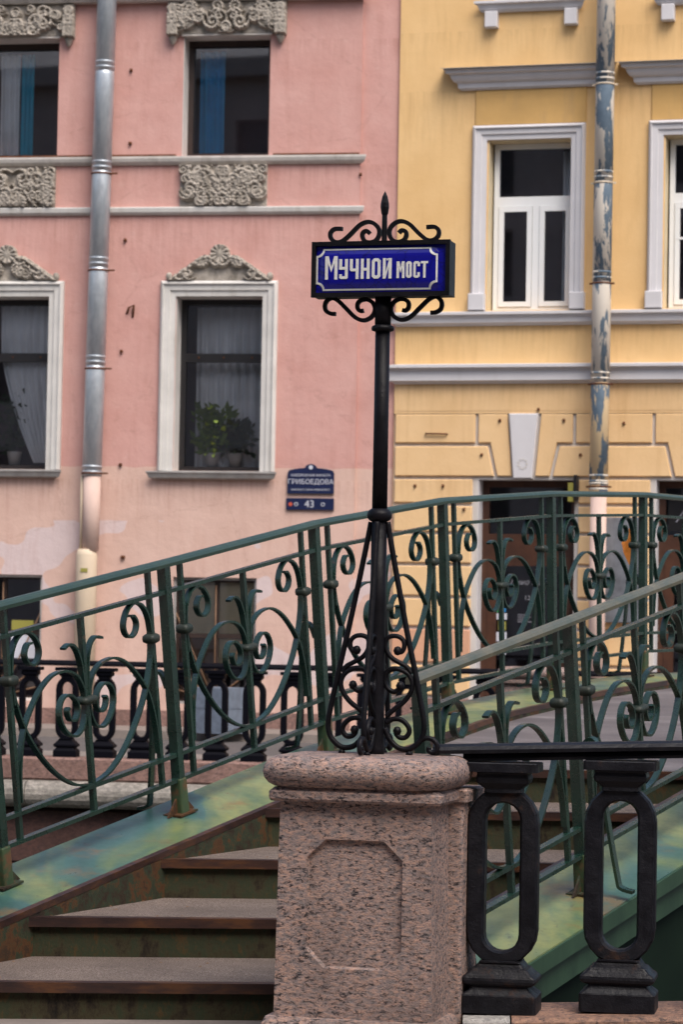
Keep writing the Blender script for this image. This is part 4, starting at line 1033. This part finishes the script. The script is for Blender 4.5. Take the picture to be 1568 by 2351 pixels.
# ---------------------------------------------------------------- unseen house row behind the viewer, added to block low sky and darken reflections
oh=empty('unseen_house',(0,-10,NEAR_Z)); tag(oh,'unseen tall grey brown stucco house added on the near embankment for reflections in the windows','house')
hol=[(x,x+1.2,z,z+2.1) for x in [-33+2.9*i for i in range(23)] for z in (1.2,4.9,8.5,12.0,15.2)]
mw=MB(lambda x,y,z:(x,-y,z)); wall_mesh(-36,36,0,19,hol,.3,0,mw); mw.box(-36,36,-.5,-.01,18.6,19.2)
mw.build('wall',M['plain_stucco'],oh)
MB().box(-36,36,-12,-.31,0,19).build('interior',M['brown_frame'],oh)
MB().add([(-36.5,.5,19.2),(36.5,.5,19.2),(36.5,-6,22),(-36.5,-6,22),(-36.5,-12.5,19.2),(36.5,-12.5,19.2)],[(0,1,2,3),(3,2,5,4)]).build('roof',M['sheet_metal'],oh)
# ---------------------------------------------------------------- things on the houses
def on_house(o,psi): o.location=HO; o.rotation_euler=(0,0,-psi); return o
# street name plates
pl=on_house(empty('street_name_plate'),PP); tag(pl,'dark blue street name plate with arched top on the pink wall','street plate')
xa,xb,zb,zt=-1.426,-.815,z_(3.205),z_(3.47); xc=(xa+xb)/2
out=[(xa,zb),(xb,zb),(xb,zt)]
for k in range(5): f=k/4; out.append((xb-.02-(xb-xc-.10-.02)*f,zt+.035+.03*math.sin(f*1.57)))
for k in range(7): a_=math.pi*k/6; out.append((xc+.075*math.cos(a_),zt+.07+.05*math.sin(a_)))
for k in range(5): f=1-k/4; out.append((xa+.02+(xb-xc-.10-.02)*f,zt+.035+.03*math.sin(f*1.57)))
out.append((xa,zt))
MB().prism(out,-.035,-.002,.004).build('plate',M['plate_blue'],pl)
def rim(poly,t,y):
    n=len(poly); ins=inset(poly,t); return MB().add([(x,y,z) for x,z in poly]+[(x,y,z) for x,z in ins],[(i,(i+1)%n,n+(i+1)%n,n+i) for i in range(n)])
MB().prism(out,-.034,-.001).build('plate_back',M['plate_edge'],pl)
text_obj('lettering','НАБЕРЕЖНАЯ КАНАЛА',.046,xc,-.037,zt-.03,M['print_white'],pl)
text_obj('lettering','ГРИБОЕДОВА',.088,xc,-.037,zt-.115,M['print_white'],pl)
text_obj('lettering','GRIBOEDOV CANAL EMBANKMENT',.032,xc,-.037,zt-.215,M['print_white'],pl)
MB().lathe([(.028,-.002),(.028,.002)],12).build('emblem',M['print_white'],pl).matrix_basis=Matrix.Translation((xc,-.037,zt+.075))@Matrix.Rotation(math.pi/2,4,'X')
hn=on_house(empty('house_number_plate'),PP); tag(hn,'narrow dark blue house number plate reading 43 below the street name','number plate')
MB().prism([(-1.437,z_(2.992)),(-.811,z_(2.992)),(-.811,z_(3.145)),(-1.437,z_(3.145))],-.035,-.002,.004).build('plate',M['plate_blue'],hn)
text_obj('number','43',.135,-1.13,-.037,z_(3.065),M['print_white'],hn)
for x,mt in ((-1.38,'print_red'),(-1.305,'print_white'),(-.955,'print_white')):
    MB().lathe([(.026,-.0015),(.026,.0015)],12).build('dot',M[mt],hn).matrix_basis=Matrix.Translation((x,-.037,z_(3.065)))@Matrix.Rotation(math.pi/2,4,'X')
    if mt=='print_white': MB().lathe([(.017,-.0015),(.017,.0015)],12).build('dot_centre',M['plate_blue'],hn).matrix_basis=Matrix.Translation((x,-.0395,z_(3.065)))@Matrix.Rotation(math.pi/2,4,'X')
# drainpipes
dp=on_house(empty('drainpipe'),PP); tag(dp,'shiny zinc drainpipe on the pink house, painted beige near the street','drainpipe')
def pipe(root,x_top,x_bot,z_top,z_bot,r,y,rings,mat,nm='pipe',alt=None):
    zz=[z_top]+rings+[z_bot]
    fx=lambda z: x_bot+(x_top-x_bot)*(z-z_bot)/(z_top-z_bot)
    for a,b in zip(zz[:-1],zz[1:]):
        p=MB().lathe([(r,0),(r,.0+(a-b)-.05),(r*.96,(a-b)+.03)],18); mt=mat if not alt or b>4.5 else alt
        o=p.build(nm,mt,root); o.location=(fx(b),y,z_(b))
        sh=(fx(a)-fx(b)); o.rotation_euler=(0,math.atan2(sh,a-b),0)
        for dz in (.05,.12): MB().lathe([(r*1.002,-.012),(r*1.05,0),(r*1.002,.012)],18).build('bead',mat,o).location=(0,0,dz)
    return fx
fx=pipe(dp,-3.925,-3.995,10.2,3.40,.128,-.20,[8.72,7.40,6.13,4.84],M['zinc'])
for z in (7.365,6.09,4.80,3.43):
    b_=MB().lathe([(.135,-.012),(.138,0),(.135,.012)],18,cx=fx(z),cy=-.2); b_.box(fx(z)-.01,fx(z)+.01,-.08,.02,-.01,.01); b_.box(fx(z)+.12,fx(z)+.22,-.23,-.20,-.008,.012)
    b_.build('bracket',M['rust_iron'],dp).location=(0,0,z_(z))
MB().lathe([(.105,z_(2.42)),(.115,z_(3.40))],16,cx=-3.99,cy=-.2).build('pipe',M['pipe_pink'],dp)
MB().lathe([(.018,z_(2.42)),(.018,z_(3.40))],8,cx=-4.125,cy=-.2).build('pipe_seam',M['print_yellow'] if False else M['pipe_cream'],dp)
lp=MB().lathe([(.14,z_(.35)),(.14,z_(2.36)),(.118,z_(2.44))],18,cx=-4.04,cy=-.2).build('pipe',M['pipe_cream'],dp)
MB().box(-4.08,-3.99,-.346,-.335,z_(2.14),z_(2.19)).build('sticker',M['print_yellow'],dp)
dp2=on_house(empty('drainpipe'),YP); tag(dp2,'drainpipe with peeling blue and cream paint on the yellow house','drainpipe')
fx=pipe(dp2,2.70,2.685,10.2,3.22,.118,-.30,[8.40,7.15,5.88,4.61,3.32],M['peeling_paint'],alt=M['peeling_cream'])
for z in (8.38,7.13,5.86,4.59,3.30):
    b_=MB().lathe([(.124,-.010),(.127,0),(.124,.010)],18,cx=fx(z),cy=-.3); b_.box(fx(z)-.01,fx(z)+.01,-.18,.02,-.01,.01); b_.box(fx(z)-.16,fx(z)+.16,-.30,-.285,-.012,.012)
    b_.build('bracket',M['rust_iron'] if z<6 else M['pipe_cream'],dp2).location=(0,0,z_(z))
MB().lathe([(.102,z_(.3)),(.102,z_(3.26))],16,cx=2.687,cy=-.30).build('pipe',M['pipe_pink'],dp2)
# notice boards
nb=on_house(MB().bbox(2.70,3.21,-.10,-.012,z_(1.60),z_(2.93),.01).build('meter_cabinet',M['notice_steel']),YP); tag(nb,'grey scuffed metal cabinet on the yellow wall between the shop doors','cabinet')
# curtains behind the panes
curtain('curtain',PP,-5.55,-5.28,z_(7.7),z_(9.1),.50,'curtain_white','grey sheer curtain strip in the upper pink house window beside the drainpipe',waves=3)
curtain('curtain',PP,-5.26,-5.08,z_(7.7),z_(9.1),.48,'curtain_cyan','turquoise curtain in the upper pink house window left of the drainpipe',waves=3)
curtain('curtain',PP,-2.80,-2.46,z_(7.7),z_(9.1),.48,'curtain_blue','deep blue curtain in the upper window between drainpipe and yellow house',waves=3)
curtain('curtain',PP,-2.80,-1.85,z_(3.55),z_(5.7),.60,'curtain_white','straight white net curtain behind the potted plants',waves=8)
def sw(t): e=-5.45+.75*max(0,(t-.25))**1.5; return (e,-4.73+.05*t)
curtain('curtain',PP,-5.5,-4.7,z_(3.6),z_(5.7),.44,'curtain_white','white net curtain swept to one side in the lower pink house window',edge=sw,waves=7)
curtain('curtain',YP,2.02,2.22,z_(5.6),z_(7.7),.55,'curtain_white','pale curtain behind the white framed yellow house window',waves=4)
# potted plants on the inner sill
def plant(x,y,z,h,n,mat,label,seed,pot=True,psi=PP,wd=.25):
    rg=random.Random(seed); root=on_house(empty('potted_plant'),psi); 
    o_=np.array([x,y,z])
    if pot: MB().lathe([(.07,z),(.10,z+.17),(.105,z+.18)],14,cx=x,cy=y).build('pot',M['pot_white'],root)
    st=MB(); lf=MB()
    for k in range(5):
        a=rg.uniform(0,6.28); st.tube([(x,y,z+.15),(x+.05*math.cos(a),y+.03*math.sin(a),z+.15+h*.5),(x+wd*.6*math.cos(a),y+.06*math.sin(a),z+.15+h*rg.uniform(.7,1))],.006,5)
    st.build('stem',M['leaf_dark'],root)
    for k in range(n):
        t=rg.random(); a=rg.uniform(0,6.28); r=wd*rg.random()**.6
        p=np.array([x+r*math.cos(a),y+.3*r*math.sin(a),z+.18+h*t]); L=rg.uniform(.09,.19); d=np.array([rg.uniform(-1,1),rg.uniform(-.5,.1),rg.uniform(-.4,1)]); d/=np.linalg.norm(d)
        s_=np.cross(d,[rg.uniform(-.3,.3),1,.2]); s_/=np.linalg.norm(s_); w2=L*.2
        lf.add([p,p+d*L*.5+s_*w2,p+d*L,p+d*L*.5-s_*w2],[(0,1,2,3)])
    lf.build('foliage',M[mat],root); tag(root,label,'plant'); return root
plant(-2.53,.46,z_(3.57),.60,190,'leaf','bushy yellow green pot plant in white pot on the window sill',3)
plant(-2.22,.46,z_(3.57),.36,170,'leaf_dark','low dark leaved pot plant on the window sill beside the taller one',4,wd=.22)
plant(-5.25,.52,z_(3.57),.75,110,'leaf_dark','tall dim plant behind the swept curtain in the lower pink house window',9)
# planter block on the far pavement
pb=at_y(502,1704,33.6)
kb2=empty('concrete_planter',(float(pb[0]),33.6,FZ+.04),-PP-R(25)); tag(kb2,'blue grey rough concrete planter at the foot of the pink wall','planter')
MB().rloft([(.27,-.27,.27,0,.02),(.275,-.275,.275,.30,.02)]).build('lower_ring',M['concrete_block'],kb2); MB().rloft([(.27,-.27,.27,.305,.02),(.27,-.27,.27,.56,.02)]).build('upper_ring',M['concrete_block'],kb2)
# autumn leaf caught on the railing
lp_=at_y(1447,1254,18.0)
vs=[(0,0,-.13),(.045,.01,-.04),(.05,.0,.03),(.015,-.012,.10),(0,0,.13),(-.02,.012,.08),(-.055,0,.02),(-.04,-.01,-.05)]
lo_=MB().add(vs+[(x,y+.003,z) for x,y,z in vs],[tuple(range(8)),tuple(range(15,7,-1))]+[((i+1)%8,i,8+i,8+(i+1)%8) for i in range(8)]).build('autumn_leaf',M['print_orange']); lo_.location=tuple(float(x) for x in lp_); tag(lo_,'single orange autumn leaf caught in the railing scrollwork','leaf')

# bits of dry leaf and grit on the treads
rg=random.Random(5); lt=MB()
for k in range(60):
    j=rg.choice((0,0,1,1,2,3)); s0,z0=nos[j]; s1=nos[j+1][0]
    f=rg.random(); f=1-f**2.2 if rg.random()<.6 else f
    p=np.array(bp(s0+.08+(s1-s0-.10)*f,rg.uniform(KA+.02,KB-.02) if rg.random()<.6 else KA+.02+.25*rg.random()**2,z0+.001)); sz=rg.uniform(.003,.010); a=rg.uniform(0,6.28)
    d=np.array([math.cos(a),math.sin(a),rg.uniform(-.2,.3)])*sz; e=np.array([-math.sin(a),math.cos(a),.2])*sz*.5; u=np.array([0,0,sz*.35])
    lt.add([p-d+u*.2,p+e+u,p+d+u*.4,p-e+u*.3],[(0,1,2,3),(3,2,1,0)])
lto=lt.build('leaf_litter',M['brown_panel']); lto.location=BO; tag(lto,'dry leaf bits and grit scattered on the bridge steps','litter',kind='stuff')

wb=on_house(empty('wall_box'),YP); tag(wb,'small yellow and black box fixed at the upper corner of the shop door','box')
MB().bbox(2.255,2.325,-.09,.03,z_(3.12),z_(3.36),.006).build('case',M['print_yellow'],wb); MB().bbox(2.328,2.372,-.10,.03,z_(3.14),z_(3.46),.006).build('bracket',M['black_frame'],wb)
